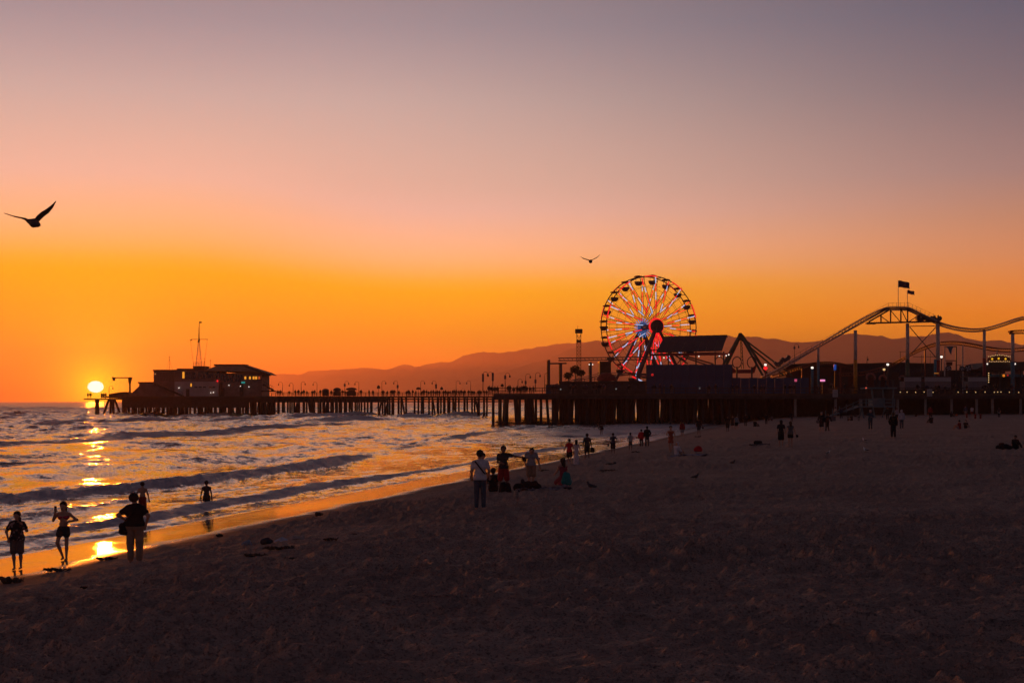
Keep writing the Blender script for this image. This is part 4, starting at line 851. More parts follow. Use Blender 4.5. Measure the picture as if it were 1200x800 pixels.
def flag(px, y0, y1, w, hh, lab, stripes):
    t_ = empty('flag_pole', at(px, y0, YC), lab, 'flag', 'flags on the coaster crest'); k = mpp(YC); z = (y0 - y1) * k
    MB().tube([(0, 0, 0), (0, 0, z)], 0.06, 6).build('pole', M_CREAM, t_)
    nx, nz = 12, 7; W_, H_ = w * k, hh * k; bm_ = MB(); n = (nx + 1) * (nz + 1)
    for s_ in (0, 0.03):
        for j in range(nz + 1):
            for i in range(nx + 1): u = i / nx; bm_.v.append((u * W_, 0.22 * math.sin(u * 7 + j * 0.3) * u + s_, z - j / nz * H_ * (1 - 0.12 * u) - 0.35 * W_ * 0.62 * u * u + 0.06 * math.sin(u * 9)))
    def cell(i, j, o_): q = o_ + j * (nx + 1) + i; return (q, q + 1, q + nx + 2, q + nx + 1)
    bm_.f = [cell(i, j, 0) for j in range(nz) for i in range(nx)] + [cell(i, j, n)[::-1] for j in range(nz) for i in range(nx)]; bm_.smooth = [True] * len(bm_.f)
    o = bm_.build('flag_cloth', mat('flag_blue', (0.02, 0.025, 0.07), 0.85), t_)
    o.data.materials.append(mat('flag_red', (0.20, 0.03, 0.035), 0.85)); o.data.materials.append(mat('flag_white', (0.30, 0.26, 0.26), 0.85))
    if stripes:
        for q, pl in enumerate(o.data.polygons):
            i = (q % (nx * nz)) % nx; j = (q % (nx * nz)) // nx
            pl.material_index = 0 if (i < 5 and j < 4) else (1 if j % 2 == 0 else 2)
    return t_
flag(1052.6, 360, 328.8, 13.5, 8, 'larger dark flag on the taller pole at the coaster crest', False); flag(1063.4, 360, 340, 8.5, 4.6, 'smaller striped flag on the shorter pole at the coaster crest', True)
# ================================================================== RIGHT DECK BUILDINGS
def hall(px0, px1, ytop, Y, m, lab, roofm=None, name='pier_shed'):
    t_ = empty(name, at((px0 + px1) / 2, 461.4, Y), lab, 'building', 'sheds on the wide pier'); span(t_, 'wall', m, px0, ytop + 1.5, px1, 461.8, Y, 9); return t_
def gable(t_, px0, px1, y0, y1, ymid, Y, depth, m, name='roof'):
    f = MB(); c = (px0 + px1) / 2; f.prism([(wx(px0, Y), at(0, y1, Y).z), (wx(px1, Y), at(0, y1, Y).z), (wx(px1, Y), at(0, y0, Y).z), (wx(c, Y), at(0, ymid, Y).z), (wx(px0, Y), at(0, y0, Y).z)], Y - 0.5, Y + depth); return prt(f, name, m, t_)
M_DRED = mat('dull_red_wall', (0.085, 0.026, 0.022), 0.8)
M_BLUEW = mat('dark_blue_wall', (0.030, 0.040, 0.060), 0.8)
hA = hall(921, 1000, 427, 318, M_DRED, 'dull red shed behind the foot of the coaster lift'); gable(hA, 919, 1002, 427.2, 428.8, 424.5, 318, 10, M_TRIM)
for k in range(6): span(hA, 'hatch', M_TRIM, 926 + k * 12, 440, 934 + k * 12, 452, 317.9, 0.12)
hB = hall(1000, 1098, 424, 320, M_BLUEW, 'long dark shed between the orange and red coaster columns'); gable(hB, 998, 1099, 426.2, 428, 424.4, 320, 10, M_TRIM)
for k in range(7): span(hB, 'hatch', M_TRIM, 1006 + k * 13, 436, 1015 + k * 13, 450, 319.9, 0.12)
hD = hall(1098.5, 1162, 434, 322, M_BLUEW, 'low dark shed behind the scaffold tower'); gable(hD, 1098.5, 1163, 434.5, 436, 433, 322, 10, M_TRIM)
hC = empty('carousel_pavilion', at(1185, 461.4, 300), 'dark pavilion with a wide sloping roof and a lit marquee at far right', 'building')
f = MB(); f.prism([(wx(q, 300), at(0, w_, 300).z) for q, w_ in ((1143, 432.5), (1158, 424.5), (1212, 423.5), (1230, 430), (1230, 433), (1146, 434.5))], 299, 312); prt(f, 'roof', M_TRIM, hC)
span(hC, 'wall', M_BLUEW, 1160, 439, 1226, 461.8, 303, 8); span(hC, 'fascia_panel', mat('grey_sign_board', (0.16, 0.14, 0.15), 0.8), 1160.5, 432, 1178, 438, 300.4, 0.3); span(hC, 'fascia_panel', MATS['grey_sign_board'], 1189, 432.5, 1199, 438.2, 300.4, 0.3)
for q in (1148, 1172, 1196, 1218): post_box(hC, 'pavilion_post', q, 433, 461.5, 300.2, 0.22, M_STEEL)
span(hC, 'counter', M_TEALP, 1161, 438.3, 1199, 441.5, 300.6, 0.5)
for k in range(5): span(hC, 'counter_panel', M_TRIM, 1161 + k * 8, 442, 1168 + k * 8, 455, 302.9, 0.1)
mq = empty('lit_marquee', at(1171, 424, 299), 'bulb studded marquee glowing yellow on the far right pavilion roof', 'sign')
f = MB(); f.prism([(wx(q, 299), at(0, w_, 299).z) for q, w_ in ((1157, 423.5), (1159, 419), (1165, 416.6), (1171, 415.6), (1177, 416.6), (1183, 419), (1185, 423.5))], 299, 299.6); prt(f, 'sign_board', M_DRED, mq)
for q, y_ in ((1162.7, 420.5), (1170.3, 420), (1178.4, 420.4)): lamp_ball('sign_lamp', q, y_, 298.7, 0.33, M_LYEL, mq)
for k in range(13): lamp_ball('sign_bulb', 1158.5 + k * 2.1, 417.6 - 1.9 * math.sin(k / 12 * PI) + (0.5 if k % 2 else 0), 298.8, 0.13, M_LWARM, mq)
for k in range(12): lamp_ball('sign_bulb', 1159.5 + k * 2.1, 423.2 + 0.5 * (k % 2), 298.8, 0.13, M_LWARM, mq)
for q, y_ in ((1157, 426.3), (1186, 426.2), (1189.7, 426.3)): lamp_ball('roof_lamp', q, y_, 298.6, 0.24, M_LAMP, hC)
for k in range(5): lamp_ball('column_bulb', 1158.6, 437.2 + k * 2.6, 299.8, 0.18, M_LWARM, hC)
lamp_ball('counter_sign', 1176.3, 440, 300.2, 0.42, mat('orange_glow', (0.5, 0.2, 0.02), 0.4, emit=(1.0, 0.26, 0.02), estr=0.7), hC); lamp_ball('counter_sign', 1181, 439.6, 300.2, 0.28, MATS['dim_red_glow'], hC)
# white-fronted stalls at the deck edge
M_WFR = mat('white_front', (0.42, 0.40, 0.42), 0.7, var=0.08); M_WFL = mat('grey_front', (0.20, 0.19, 0.21), 0.75, var=0.12)
for px0, px1, lab in ((1060, 1079.6, 'pale fronted stall just right of the lifeguard tower'), (1084, 1114.5, 'wide pale fronted stall right of the red coaster column'), (1135, 1156.8, 'pale fronted stall left of the dark pavilion')):
    t_ = empty('game_stall', at((px0 + px1) / 2, 461, YW + 3), lab, 'stall', 'pale fronted stalls'); Yg = YW + 3
    span(t_, 'wall', M_WFL, px0, 446.6, px1, 456.2, Yg, 3.5); span(t_, 'sign_board', M_WFR, px0, 441.6, px1, 446.8, Yg - 0.25, 0.3); span(t_, 'roof', M_TRIM, px0 - 0.4, 440.6, px1 + 0.4, 441.7, Yg - 0.4, 4.4); span(t_, 'base_wall', M_TRIM, px0, 456.2, px1, 461.8, Yg + 0.1, 3.3)
    n = int((px1 - px0) / 5)
    for k in range(n): span(t_, 'front_panel', M_WFL, px0 + (k + .06) * (px1 - px0) / n, 447.4, px0 + (k + .94) * (px1 - px0) / n, 455.6, Yg - 0.09, 0.1)
# climbing tower frame with a teal pennant
cf = empty('scaffold_tower', at(1114, 461, 306), 'open scaffold tower with a hanging teal pennant beside the red column', 'tower')
for q in (1107, 1120.6): 
    for yy in (305, 308): prt(MB().bar(at(q, 405.8, yy), at(q, 461.5, yy), 0.22), 'tower_post', M_CREAM if q < 1110 else M_STEEL, cf)
for y_ in (406, 422.5, 436): prt(MB().bar(at(1106.5, y_, 305), at(1121, y_, 305), 0.2), 'tower_rail', M_STEEL, cf)
f = MB(); f.prism([(wx(q, 305), at(0, w_, 305).z) for q, w_ in ((1108, 406), (1117, 406), (1115, 410), (1114.2, 415.5), (1112.5, 413), (1111, 409))], 304.7, 304.8); prt(f, 'pennant', M_TEALP, cf)
span(cf, 'red_panel', M_DRED, 1109, 424, 1116, 428, 305.2, 0.2)
for q in (1125, 1137, 1143): prt(MB().bar(at(q, 427.5, 306), at(q, 461.5, 306), 0.12), 'fence_post', M_STEEL, cf)
prt(MB().bar(at(1121, 427.6, 306), at(1143, 427.6, 306), 0.08), 'fence_rail', M_STEEL, cf)
# round umbrellas and figures on the right deck
for px_, y_, r_, lab in ((1111.5, 431.5, 3.0, 'round dark and white ride wheel left of the scaffold tower foot'), (1134.5, 431.5, 3.6, 'round dark and white ride wheel right of the scaffold tower'), (1127.5, 432, 2.6, 'small dark ride wheel between the two round ones')):
    t_ = empty('spinning_ride', at(px_, 461, 290), lab, 'ride', 'small round ride wheels'); k = mpp(290); c = Vector((0, 0, (461 - y_) * k))
    MB().tube([c + Vector((r_ * k * math.cos(a * PI / 10), 0, r_ * k * math.sin(a * PI / 10))) for a in range(21)], 0.13, 5, False).build('wheel_rim', M_STEEL, t_)
    for q in range(8): 
        a = q * PI / 4; f = MB(); f.prism([(c.x, c.z), (c.x + r_ * k * math.cos(a), c.z + r_ * k * math.sin(a)), (c.x + r_ * k * math.cos(a + PI / 4), c.z + r_ * k * math.sin(a + PI / 4))], -0.05 - 0.004 * q, 0.05); f.build('wheel_panel', M_WFR if q % 2 else M_STEEL, t_)
    MB().bar((0, 0.3, 0), (0, 0.3, c.z), 0.25).build('wheel_stand', M_STEEL, t_)
# arched entry signs left of the pale stalls
for px_, y_, r_, lab in ((1020.5, 442.5, 4.8, 'reddish rounded inflatable arch behind the lifeguard tower roof'), (1034.5, 443.5, 3.6, 'smaller reddish arch right of the rounded arch'), (1057.5, 443.5, 3.0, 'small pale rounded arch left of the pale stalls')):
    t_ = empty('ride_arch', at(px_, 461, 288), lab, 'ride', 'rounded arches behind the lifeguard tower'); k = mpp(288); c = Vector((0, 0, (461 - y_) * k))
    MB().tube([c + Vector((r_ * k * math.cos(a * PI / 12), 0, r_ * k * math.sin(a * PI / 12))) for a in range(-2, 15)], 0.22, 6).build('arch', mat('faded_pink', (0.34, 0.12, 0.10), 0.7), t_)
    for s_ in (-1, 1): MB().bar((s_ * r_ * k * .95, 0, 0), (s_ * r_ * k * .95, 0, c.z), 0.3).build('arch_leg', M_BLUEW, t_)
    MB().box((0, 0.3, c.z * 0.55), (r_ * k * 1.8, 0.3, c.z)).build('arch_back', M_DRED, t_)
# lit signs on posts
for px_, y0, y1, m_, w_, lab in ((978.5, 427, 433.5, M_LBLUE, 0.24, 'narrow glowing blue upright sign on the deck'), (964, 444.5, 446.8, M_LPINK, 0.47, 'small glowing pink sign low on the deck'), (932.5, 444, 447, mat('dim_pink_glow', (0.4, 0.1, 0.2), 0.4, emit=(0.9, 0.12, 0.25), estr=0.5), 0.24, 'tiny pink light low on the deck left of the pink sign'), (1097.5, 436.6, 437.8, mat('amber_glow', (0.4, 0.2, 0.02), 0.4, emit=(0.8, 0.25, 0.03), estr=0.3), 0.45, 'dim amber strip sign between the two pale stalls')):
    t_ = empty('lit_sign', at(px_, 461, YW + 6), lab, 'sign'); k = mpp(YW + 6); z0 = (461 - y1) * k; z1 = (461 - y0) * k
    MB().box((0, 0, (z0 + z1) / 2), (w_ * 2, 0.2, z1 - z0)).build('sign_face', m_, t_); MB().bar((0, 0.15, 0), (0, 0.15, z0 + 0.1), 0.12).build('sign_post', M_STEEL, t_)
for px_, y_, m_, post, lab in ((951.8, 430.8, M_LAMP, M_TEALP, 'bright white lamp on a teal post at the lift hill'), (897, 427.3, M_LAMP, M_REDP, 'bright lamp over a red glow beside the swinging ship'), (1040.3, 427, M_LAMP, M_STEEL, 'bright white lamp behind the lifeguard tower roof'), (1036, 432.8, M_LWARM, M_REDP, 'warm lamp on a red post left of the white lamp'), (1103.3, 418, M_LAMP, M_STEEL, 'bright white lamp just right of the red coaster column')):
    t_ = empty('deck_lamp', at(px_, 461, 292), lab, 'lamp post', 'lit lamps among the rides'); k = mpp(292); z = (461 - y_) * k
    MB().tube([(0, 0, 0), (0, 0, z - 0.2)], 0.28 if px_ < 960 and px_ > 940 else 0.1, 8).build('lamp_pole', post, t_); MB().lathe([(0, -.28), (.26, -.14), (.26, .14), (0, .28)], (0, 0, z), 8).build('bulb', m_, t_)
    MB().lathe([(0.3, 0.2), (0.32, 0.26), (0.0, 0.42)], (0, 0, z), 8).build('lamp_hood', M_STEEL, t_)
    if px_ < 900: MB().lathe([(0, -.5), (.4, -.3), (.42, .1), (0, .3)], (0, -0.1, z - 0.6), 8).build('red_glow', M_LRED, t_)
# string of small lights under the deck edge
sl_o = empty('light_string', at(1055, 459, YW - 0.5), 'string of small warm bulbs along the deck edge at right', 'string lights')
for q in (1055, 1063, 1073, 1083, 1093.4, 1122.8, 1133, 1143.4, 1154.4, 1165.2, 1169.2, 1173, 1182.8, 1193.8): lamp_ball('bulb', q, 459.4 + random.uniform(-.3, .3), YW - 0.55, 0.14, M_LWARM, sl_o)
prt(MB().tube([at(1050 + k * 5, 459.1 + 0.3 * math.sin(k * 1.6), YW - 0.5) for k in range(32)], 0.02, 4), 'wire', M_STEEL, sl_o)
M_SIGN = mat('white_sign', (0.45, 0.45, 0.46), 0.6, var=0.05)
for px_, y0, y1, lab in ((978.8, 456.6, 465, 'small white notice board on the pier front left of the lifeguard tower'), (1089.4, 455.8, 464, 'small white notice board on the pier front right of the lifeguard tower')):
    t_ = empty('notice_board', at(px_, (y0 + y1) / 2, YW - 0.75), lab, 'sign', 'white notice boards on the pier front'); k = mpp(YW - 0.75); hh = (y1 - y0) * k
    MB().box((0, 0, 0), (6.0 * k, 0.08, hh)).build('board', M_SIGN, t_)
    f = MB(); [f.box((0, -0.05, hh * (0.3 - 0.2 * q)), (4.4 * k, 0.012, hh * 0.07)) for q in range(4)]; o = f.build('faded_print', MATS['grey_sign_board'], t_); o['kind'] = 'stuff'
    for s_ in (-1, 1): MB().bar((s_ * 2.4 * k, 0.2, hh * 0.4), (s_ * 2.4 * k, 0.2, hh * 0.9), 0.08).build('bracket', M_STEEL, t_)
# ================================================================== LIFEGUARD TOWER
YL = 240.0; kl = mpp(YL); gx = wx(1031, YL); g0 = gz(gx, YL)
lt = empty('lifeguard_tower', (gx, YL, g0), 'blue grey lifeguard tower with a long ramp on the sand before the pier', 'lifeguard tower')
M_LG = mat('lifeguard_blue', (0.10, 0.17, 0.20), 0.7, var=0.15)
M_LGD = mat('lifeguard_window', (0.02, 0.022, 0.026), 0.25)
def lp(name, m, px0, py0, px1, py1, dy, depth): return span(lt, name, m, px0, py0, px1, py1, YL + dy, depth)
lp('roof', M_LG, 1017, 453.6, 1051.5, 455.4, -2.0, 5.2)
f = MB(); 
lp('deck', M_LG, 1007, 475.6, 1049, 477.2, -2.0, 5.0)
lp('front_wall', M_LG, 1023.5, 467, 1037, 476, -1.2, 0.14); lp('side_wall', M_LG, 1023, 467.2, 1024.4, 476, -1.1, 3.2); lp('back_wall', M_LGD, 1024, 456, 1047, 476, 2.0, 0.14)
for a_, b_, c_, d_ in ((1021.4, 455.2, 1024, 476), (1034.4, 455.2, 1036, 476), (1047, 455.2, 1046, 476)): prt(MB().bar(at(a_, b_, YL - 1.2), at(c_, d_, YL - 1.2), 0.24), 'corner_post', M_LG, lt)
lp('window', M_LGD, 1024.5, 457, 1034, 466.5, -1.12, 0.06); lp('window', M_LGD, 1037, 457, 1045.5, 466.5, 0.9, 0.06); lp('window_sill', M_LG, 1023, 466.4, 1037.5, 467.6, -1.35, 0.3)
for q in (1010, 1023, 1037, 1047.5):
    for dy in (-1.6, 2.4): prt(MB().bar(at(q, 477, YL + dy), Vector((wx(q, YL), YL + dy, g0 - 0.6)), 0.2), 'leg', M_LG, lt)
for y_ in (468, 471.6): prt(MB().bar(at(1007, y_, YL - 1.9), at(1023, y_, YL - 1.9), 0.13), 'rail', M_LG, lt)
for y_ in (468, 471.6): prt(MB().bar(at(1037.5, y_, YL - 1.9), at(1049, y_, YL - 1.9), 0.11), 'rail', M_LG, lt)
for q in (1007.5, 1015, 1048.5): prt(MB().bar(at(q, 467.2, YL - 1.9), at(q, 476, YL - 1.9), 0.17), 'rail_post', M_LG, lt)
ra = at(1007, 476.4, YL - 1.2); rb = Vector((wx(960, YL), YL - 1.2, gz(wx(960, YL), YL) + 0.1))
prt(MB().bar(ra, rb, 1.3, 0.14), 'ramp', M_LG, lt)
for dz in (0.55, 1.1): prt(MB().bar(ra + Vector((0, -.6, dz)), rb + Vector((2.2, -.6, dz)), 0.12), 'ramp_rail', M_LG, lt)
for q in range(6): c = ra.lerp(rb, q / 5.6); prt(MB().bar(c + Vector((0, -.6, -0.3)), c + Vector((0, -.6, 1.15)), 0.12), 'ramp_post', M_LG, lt)
lamp_ball('red_lamp', 1015, 454.4, YL - 1.5, 0.16, mat('salmon_glow', (0.5, 0.1, 0.1), 0.4, emit=(1.0, 0.12, 0.06), estr=0.9), lt)
prt(MB().bar(at(1047.3, 454, YL), at(1047.3, 446, YL), 0.1), 'mast', M_STEEL, lt)
f = MB(); f.box(at(1047.4, 450, YL), (0.3, 0.2, 1.4)); prt(f, 'siren', M_STEEL, lt)
# trees behind the left coaster
def small_tree(px, py, Y, r, lab, seed):
    rnd = random.Random(seed); base = at(px, 461, Y); t_ = empty('palm_tree' if False else 'tree', base, lab, 'tree', 'dark trees among the rides'); h_ = at(px, py, Y).z - base.z
    MB().tube([(0, 0, 0), (0.1, 0, h_ * 0.5), (0, 0.1, h_)], [0.2, 0.15, 0.08], 6).build('trunk', M_PILE, t_)
    f = MB()
    for k in range(260):
        v = Vector((rnd.gauss(0, 1), rnd.gauss(0, 1), rnd.gauss(0, 1))).normalized() * r * (rnd.random() ** 0.4) * (0.75 + 0.5 * rnd.random()); v.z *= 0.75; c = Vector((0, 0, h_)) + v
        R = Euler((rnd.random() * 6, rnd.random() * 6, rnd.random() * 6)).to_matrix(); s_ = 0.28
        f.add([c + R @ Vector((-s_, 0, 0)), c + R @ Vector((0, -s_ * .5, 0)), c + R @ Vector((s_, 0, 0)), c + R @ Vector((0, s_ * .5, 0.05))], [(0, 1, 2, 3)])
    o = f.build('crown', mat('dark_foliage', (0.045, 0.06, 0.03), 0.8), t_); o['kind'] = 'stuff'
small_tree(674, 433, 308, 1.05, 'dark bushy tree beside the drop tower', 1); small_tree(666, 440, 308, 0.95, 'dark bushy tree left of the drop tower, lower one', 2); small_tree(681, 437, 309, 0.8, 'dark small tree right of the drop tower', 3)
# ================================================================== SMOOTH BODIES (signed distance -> surface nets)
def sdf_eval(prims, Pts, k):
    dd = None
    for a, b, ra, rb in prims:
        a = np.array(a, np.float32); b = np.array(b, np.float32); ab = b - a; L2 = float(ab @ ab)
        if L2 < 1e-10: q = np.sqrt(((Pts - a) ** 2).sum(-1)) - ra
        else:
            t_ = np.clip(((Pts - a) @ ab) / L2, 0, 1); q = np.sqrt(((Pts - a - t_[..., None] * ab) ** 2).sum(-1)) - (ra + (rb - ra) * t_)
        if dd is None: dd = q
        else:
            h_ = np.clip(0.5 + 0.5 * (dd - q) / k, 0, 1); dd = dd * (1 - h_) + q * h_ - k * h_ * (1 - h_)
    return dd
_E = [(a, b) for a in range(8) for b in range(a + 1, 8) if bin(a ^ b).count('1') == 1]
_C = np.array([((i >> 2) & 1, (i >> 1) & 1, i & 1) for i in range(8)])
def nets(val, org, res):
    ins = val < 0; nx, ny, nz = val.shape
    cs = np.stack([ins[c[0]:nx - 1 + c[0], c[1]:ny - 1 + c[1], c[2]:nz - 1 + c[2]] for c in _C], -1)
    act = cs.any(-1) & ~cs.all(-1); idx = -np.ones(act.shape, np.int64); ijk = np.argwhere(act); idx[act] = np.arange(len(ijk))
    cv = np.stack([val[ijk[:, 0] + c[0], ijk[:, 1] + c[1], ijk[:, 2] + c[2]] for c in _C], -1)
    acc = np.zeros((len(ijk), 3)); cnt = np.zeros(len(ijk))
    for a, b in _E:
        m_ = (cv[:, a] < 0) != (cv[:, b] < 0); va = cv[m_, a]; vb = cv[m_, b]; t_ = va / (va - vb)
        acc[m_] += _C[a] + t_[:, None] * (_C[b] - _C[a]); cnt[m_] += 1
    V = (ijk + acc / cnt[:, None]) * res + org; Q = []
    for ax in range(3):
        o1, o2 = [(1, 2), (2, 0), (0, 1)][ax]
        sl0 = [slice(None)] * 3; sl1 = [slice(None)] * 3; sl0[ax] = slice(0, -1); sl1[ax] = slice(1, None)
        A_ = ins[tuple(sl0)]; B_ = ins[tuple(sl1)]; e = np.argwhere(A_ != B_)
        e = e[(e[:, o1] > 0) & (e[:, o2] > 0) & (e[:, o1] < val.shape[o1] - 1) & (e[:, o2] < val.shape[o2] - 1)]
        u1 = np.zeros(3, int); u1[o1] = 1; u2 = np.zeros(3, int); u2[o2] = 1
        q = np.stack([idx[tuple((e - w_).T)] for w_ in (u1 + u2, u2, 0 * u1, u1)], -1)
        fl = A_[tuple(e.T)]; q[~fl] = q[~fl][:, ::-1]; Q.append(q)
    return V, np.concatenate(Q)
def sdf_mesh(name, prims, res, k=0.035, infl=0.0, cuts=(), extra=None):
    pr_ = [(a, b, ra + infl, rb + infl) for a, b, ra, rb in prims]
    lo = np.min([np.minimum(np.array(a) - ra, np.array(b) - rb) for a, b, ra, rb in pr_], 0) - 2.6 * res; hi = np.max([np.maximum(np.array(a) + ra, np.array(b) + rb) for a, b, ra, rb in pr_], 0) + 2.6 * res
    n = np.ceil((hi - lo) / res).astype(int) + 1
    gx_, gy_, gz_ = np.meshgrid(*[lo[i] + np.arange(n[i]) * res for i in range(3)], indexing='ij'); Pts = np.stack([gx_, gy_, gz_], -1).astype(np.float32)
    val = sdf_eval(pr_, Pts, k)
    for p, nn_ in cuts: nn_ = np.array(nn_, float); nn_ /= np.linalg.norm(nn_); val = np.maximum(val, (Pts - np.array(p, np.float32)) @ nn_.astype(np.float32))
    if extra is not None: val = val + extra(Pts)
    V, Q = nets(val, lo, res)
    me = bpy.data.meshes.new(name); vs = V.tolist(); fs = Q.tolist()
    if extra_tubes.get('mb'):
        mb = extra_tubes.pop('mb'); n0 = len(vs); vs += mb.v; fs += [[i + n0 for i in q] for q in mb.f]
    me.from_pydata(vs, [], fs); me.polygons.foreach_set('use_smooth', np.ones(len(fs), bool)); me.update(); return me
extra_tubes = {}
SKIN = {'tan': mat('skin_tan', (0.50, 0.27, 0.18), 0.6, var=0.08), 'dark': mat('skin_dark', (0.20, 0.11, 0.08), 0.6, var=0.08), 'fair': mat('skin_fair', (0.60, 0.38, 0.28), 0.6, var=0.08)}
HAIR = mat('dark_hair', (0.015, 0.011, 0.010), 0.7)
_cl = {}
def cloth(c, rough=0.9):
    key = tuple(c)
    if key not in _cl: _cl[key] = mat('cloth_%d' % len(_cl), c, rough, var=0.18, scale=9, spec=0.2)
    return _cl[key]
BLACK = (0.02, 0.02, 0.024); CHAR = (0.05, 0.05, 0.056); WHITE = (0.55, 0.54, 0.55); GREY = (0.24, 0.24, 0.25); NAVYC = (0.03, 0.042, 0.08); DENIM = (0.06, 0.09, 0.13)
RED = (0.58, 0.02, 0.035); DRED = (0.26, 0.025, 0.03); TANC = (0.30, 0.20, 0.14); PINK = (0.42, 0.10, 0.14); BLUEC = (0.03, 0.09, 0.16); BROWN = (0.06, 0.04, 0.03); ORANGEC = (0.40, 0.09, 0.05)
J0 = dict(head=(0, 0, 1.615), neck=(0, 0, 1.47), chest=(0, 0, 1.30), waist=(0, 0, 1.09), pelvis=(0, 0, 0.95),
          shL=(-.180, 0, 1.385), shR=(.180, 0, 1.385), elL=(-.245, -.02, 1.13), elR=(.245, -.02, 1.13), wrL=(-.26, .03, 0.88), wrR=(.26, .03, 0.88),
          hipL=(-.09, 0, .92), hipR=(.09, 0, .92), knL=(-.10, .01, .50), knR=(.10, .01, .50), anL=(-.105, -.02, .085), anR=(.105, -.02, .085))
def V3(p): return np.array(p, float)
def person(label, pos, H=1.75, face=1, rz=0.0, J=None, skin='tan', wear=(), hair=('short',), girth=1.0, fine=True, group=None, seat=False, hands=True):
    """pos: (x, y, ground z). wear: (part name, kind, colour). face +1 = back to the viewer, -1 = towards the viewer."""
    j = {k: V3(v) for k, v in J0.items()}
    for k, v in (J or {}).items(): j[k] = V3(v)
    s = H / 1.75; gth = girth; res = (0.018 if fine else 0.032) / s; F_ = V3((0, face, 0)); g_ = lambda p, off: tuple(j[p] + V3(off))
    ux = j['shR'] - j['shL']; ux = ux / max(1e-6, np.linalg.norm(ux))
    torso = [(j['chest'] - ux * .085 * gth, j['chest'] + ux * .085 * gth, .105 * gth, .105 * gth), (j['waist'] - ux * .05 * gth, j['waist'] + ux * .05 * gth, .10 * gth, .10 * gth),
             (j['pelvis'] - ux * .07 * gth, j['pelvis'] + ux * .07 * gth, .112 * gth, .112 * gth), (j['neck'] - V3((0, 0, .045)), j['shL'], .072 * gth ** .5, .052), (j['neck'] - V3((0, 0, .045)), j['shR'], .072 * gth ** .5, .052), (j['waist'], j['chest'], .105 * gth, .115 * gth), (j['pelvis'], j['waist'], .112 * gth, .105 * gth)]
    up = j['head'] - j['neck']; up = up / np.linalg.norm(up)
    head = [(j['head'] + up * .035 - F_ * .018, j['head'] + up * .03 + F_ * .012, .090, .088), (j['head'] - up * .07 + F_ * .02, j['head'] - up * .02 + F_ * .018, .052, .07)]
    face_p = [(j['head'] - up * .005 + F_ * .098, j['head'] - up * .028 + F_ * .112, .012, .017), (j['head'] + ux * .088, j['head'] + ux * .09 - up * .03, .017, .013), (j['head'] - ux * .088, j['head'] - ux * .09 - up * .03, .017, .013), (j['head'] - up * .062 + F_ * .085 - ux * .02, j['head'] - up * .062 + F_ * .085 + ux * .02, .012, .012)]
    neck = [(j['neck'] - V3((0, 0, .05)), j['head'] - up * .06, .058, .052)]
    arm = {}; leg = {}
    for S in 'LR':
        arm[S] = [(j['sh' + S], j['el' + S], .050 * gth ** .5, .040 * gth ** .5), (j['el' + S], j['wr' + S], .041, .028)]
        leg[S] = [(j['hip' + S], j['kn' + S], .088 * gth ** .6, .056 * gth ** .4), (j['kn' + S] + V3((0, 0, 0)), j['kn' + S] * .65 + j['an' + S] * .35 - F_ * .012, .054, .053 * gth ** .4), (j['kn' + S] * .65 + j['an' + S] * .35 - F_ * .012, j['an' + S], .052, .034)]
    feet = []
    for S in 'LR':
        a = j['an' + S]; kv = a - j['kn' + S]
        if abs(kv[2]) > 0.5 * np.linalg.norm(kv): feet += [(a - F_ * .035 + V3((0, 0, -.045)), a + F_ * .15 + V3((0, 0, -.058)), .036, .026)]
        else: d_ = kv / np.linalg.norm(kv); feet += [(a, a + d_ * .05 + V3((0, 0, .12)), .036, .028)]
    hnd = []; mb = MB()
    for S in 'LR':
        dv = j['wr' + S] - j['el' + S]; dv = dv / np.linalg.norm(dv); w_ = j['wr' + S]; hnd.append((w_, w_ + dv * .075, .027, .034))
        if fine and hands:
            side = np.cross(dv, F_); side = side / (np.linalg.norm(side) + 1e-6); inn = np.cross(side, dv)
            for q, ln in zip((-1.5, -.5, .5, 1.5), (.060, .074, .070, .054)):
                b0 = w_ + dv * .082 + side * q * .017; b1 = b0 + dv * ln * .55 + inn * .006; b2 = b1 + dv * ln * .42 + inn * .024
                mb.tube([tuple(b0 - dv * .02), tuple(b1), tuple(b2)], [.0105, .0095, .0075], 6)
            sg = 1 if S == 'L' else -1; t0 = w_ + dv * .03 + side * .026 * sg; mb.tube([tuple(t0), tuple(t0 + dv * .03 + side * .026 * sg), tuple(t0 + dv * .062 + side * .032 * sg + inn * .012)], [.013, .011, .009], 6)
    if mb.v: extra_tubes['mb'] = mb
    fin = face_p if fine else face_p[:1]
    allp = torso + head + fin + neck + arm['L'] + arm['R'] + leg['L'] + leg['R'] + feet + hnd
    allp = [(tuple(a), tuple(b), ra, rb) for a, b, ra, rb in allp]
    me = sdf_mesh('person', allp, res, 0.03 if fine else 0.04)
    o = mesh_obj('person', me, None, SKIN[skin]); o.location = pos; o.rotation_euler = (0, 0, rz); o.scale = (s, s, s); tag(o, label, 'person', group)
    o['_j'] = 0; del o['_j']
    def part(name, prims, infl, cuts, m_, k=0.03):
        extra_tubes.pop('mb', None)
        me_ = sdf_mesh(name, [(tuple(a), tuple(b), ra, rb) for a, b, ra, rb in prims], res * (1.0 if fine else .9), k, infl, cuts); return mesh_obj(name, me_, o, m_)
    def cutseg(a, b, t): return a + (b - a) * t
    pel = j['pelvis']; wst = j['waist']; dn = pel - wst; dn = dn / np.linalg.norm(dn)
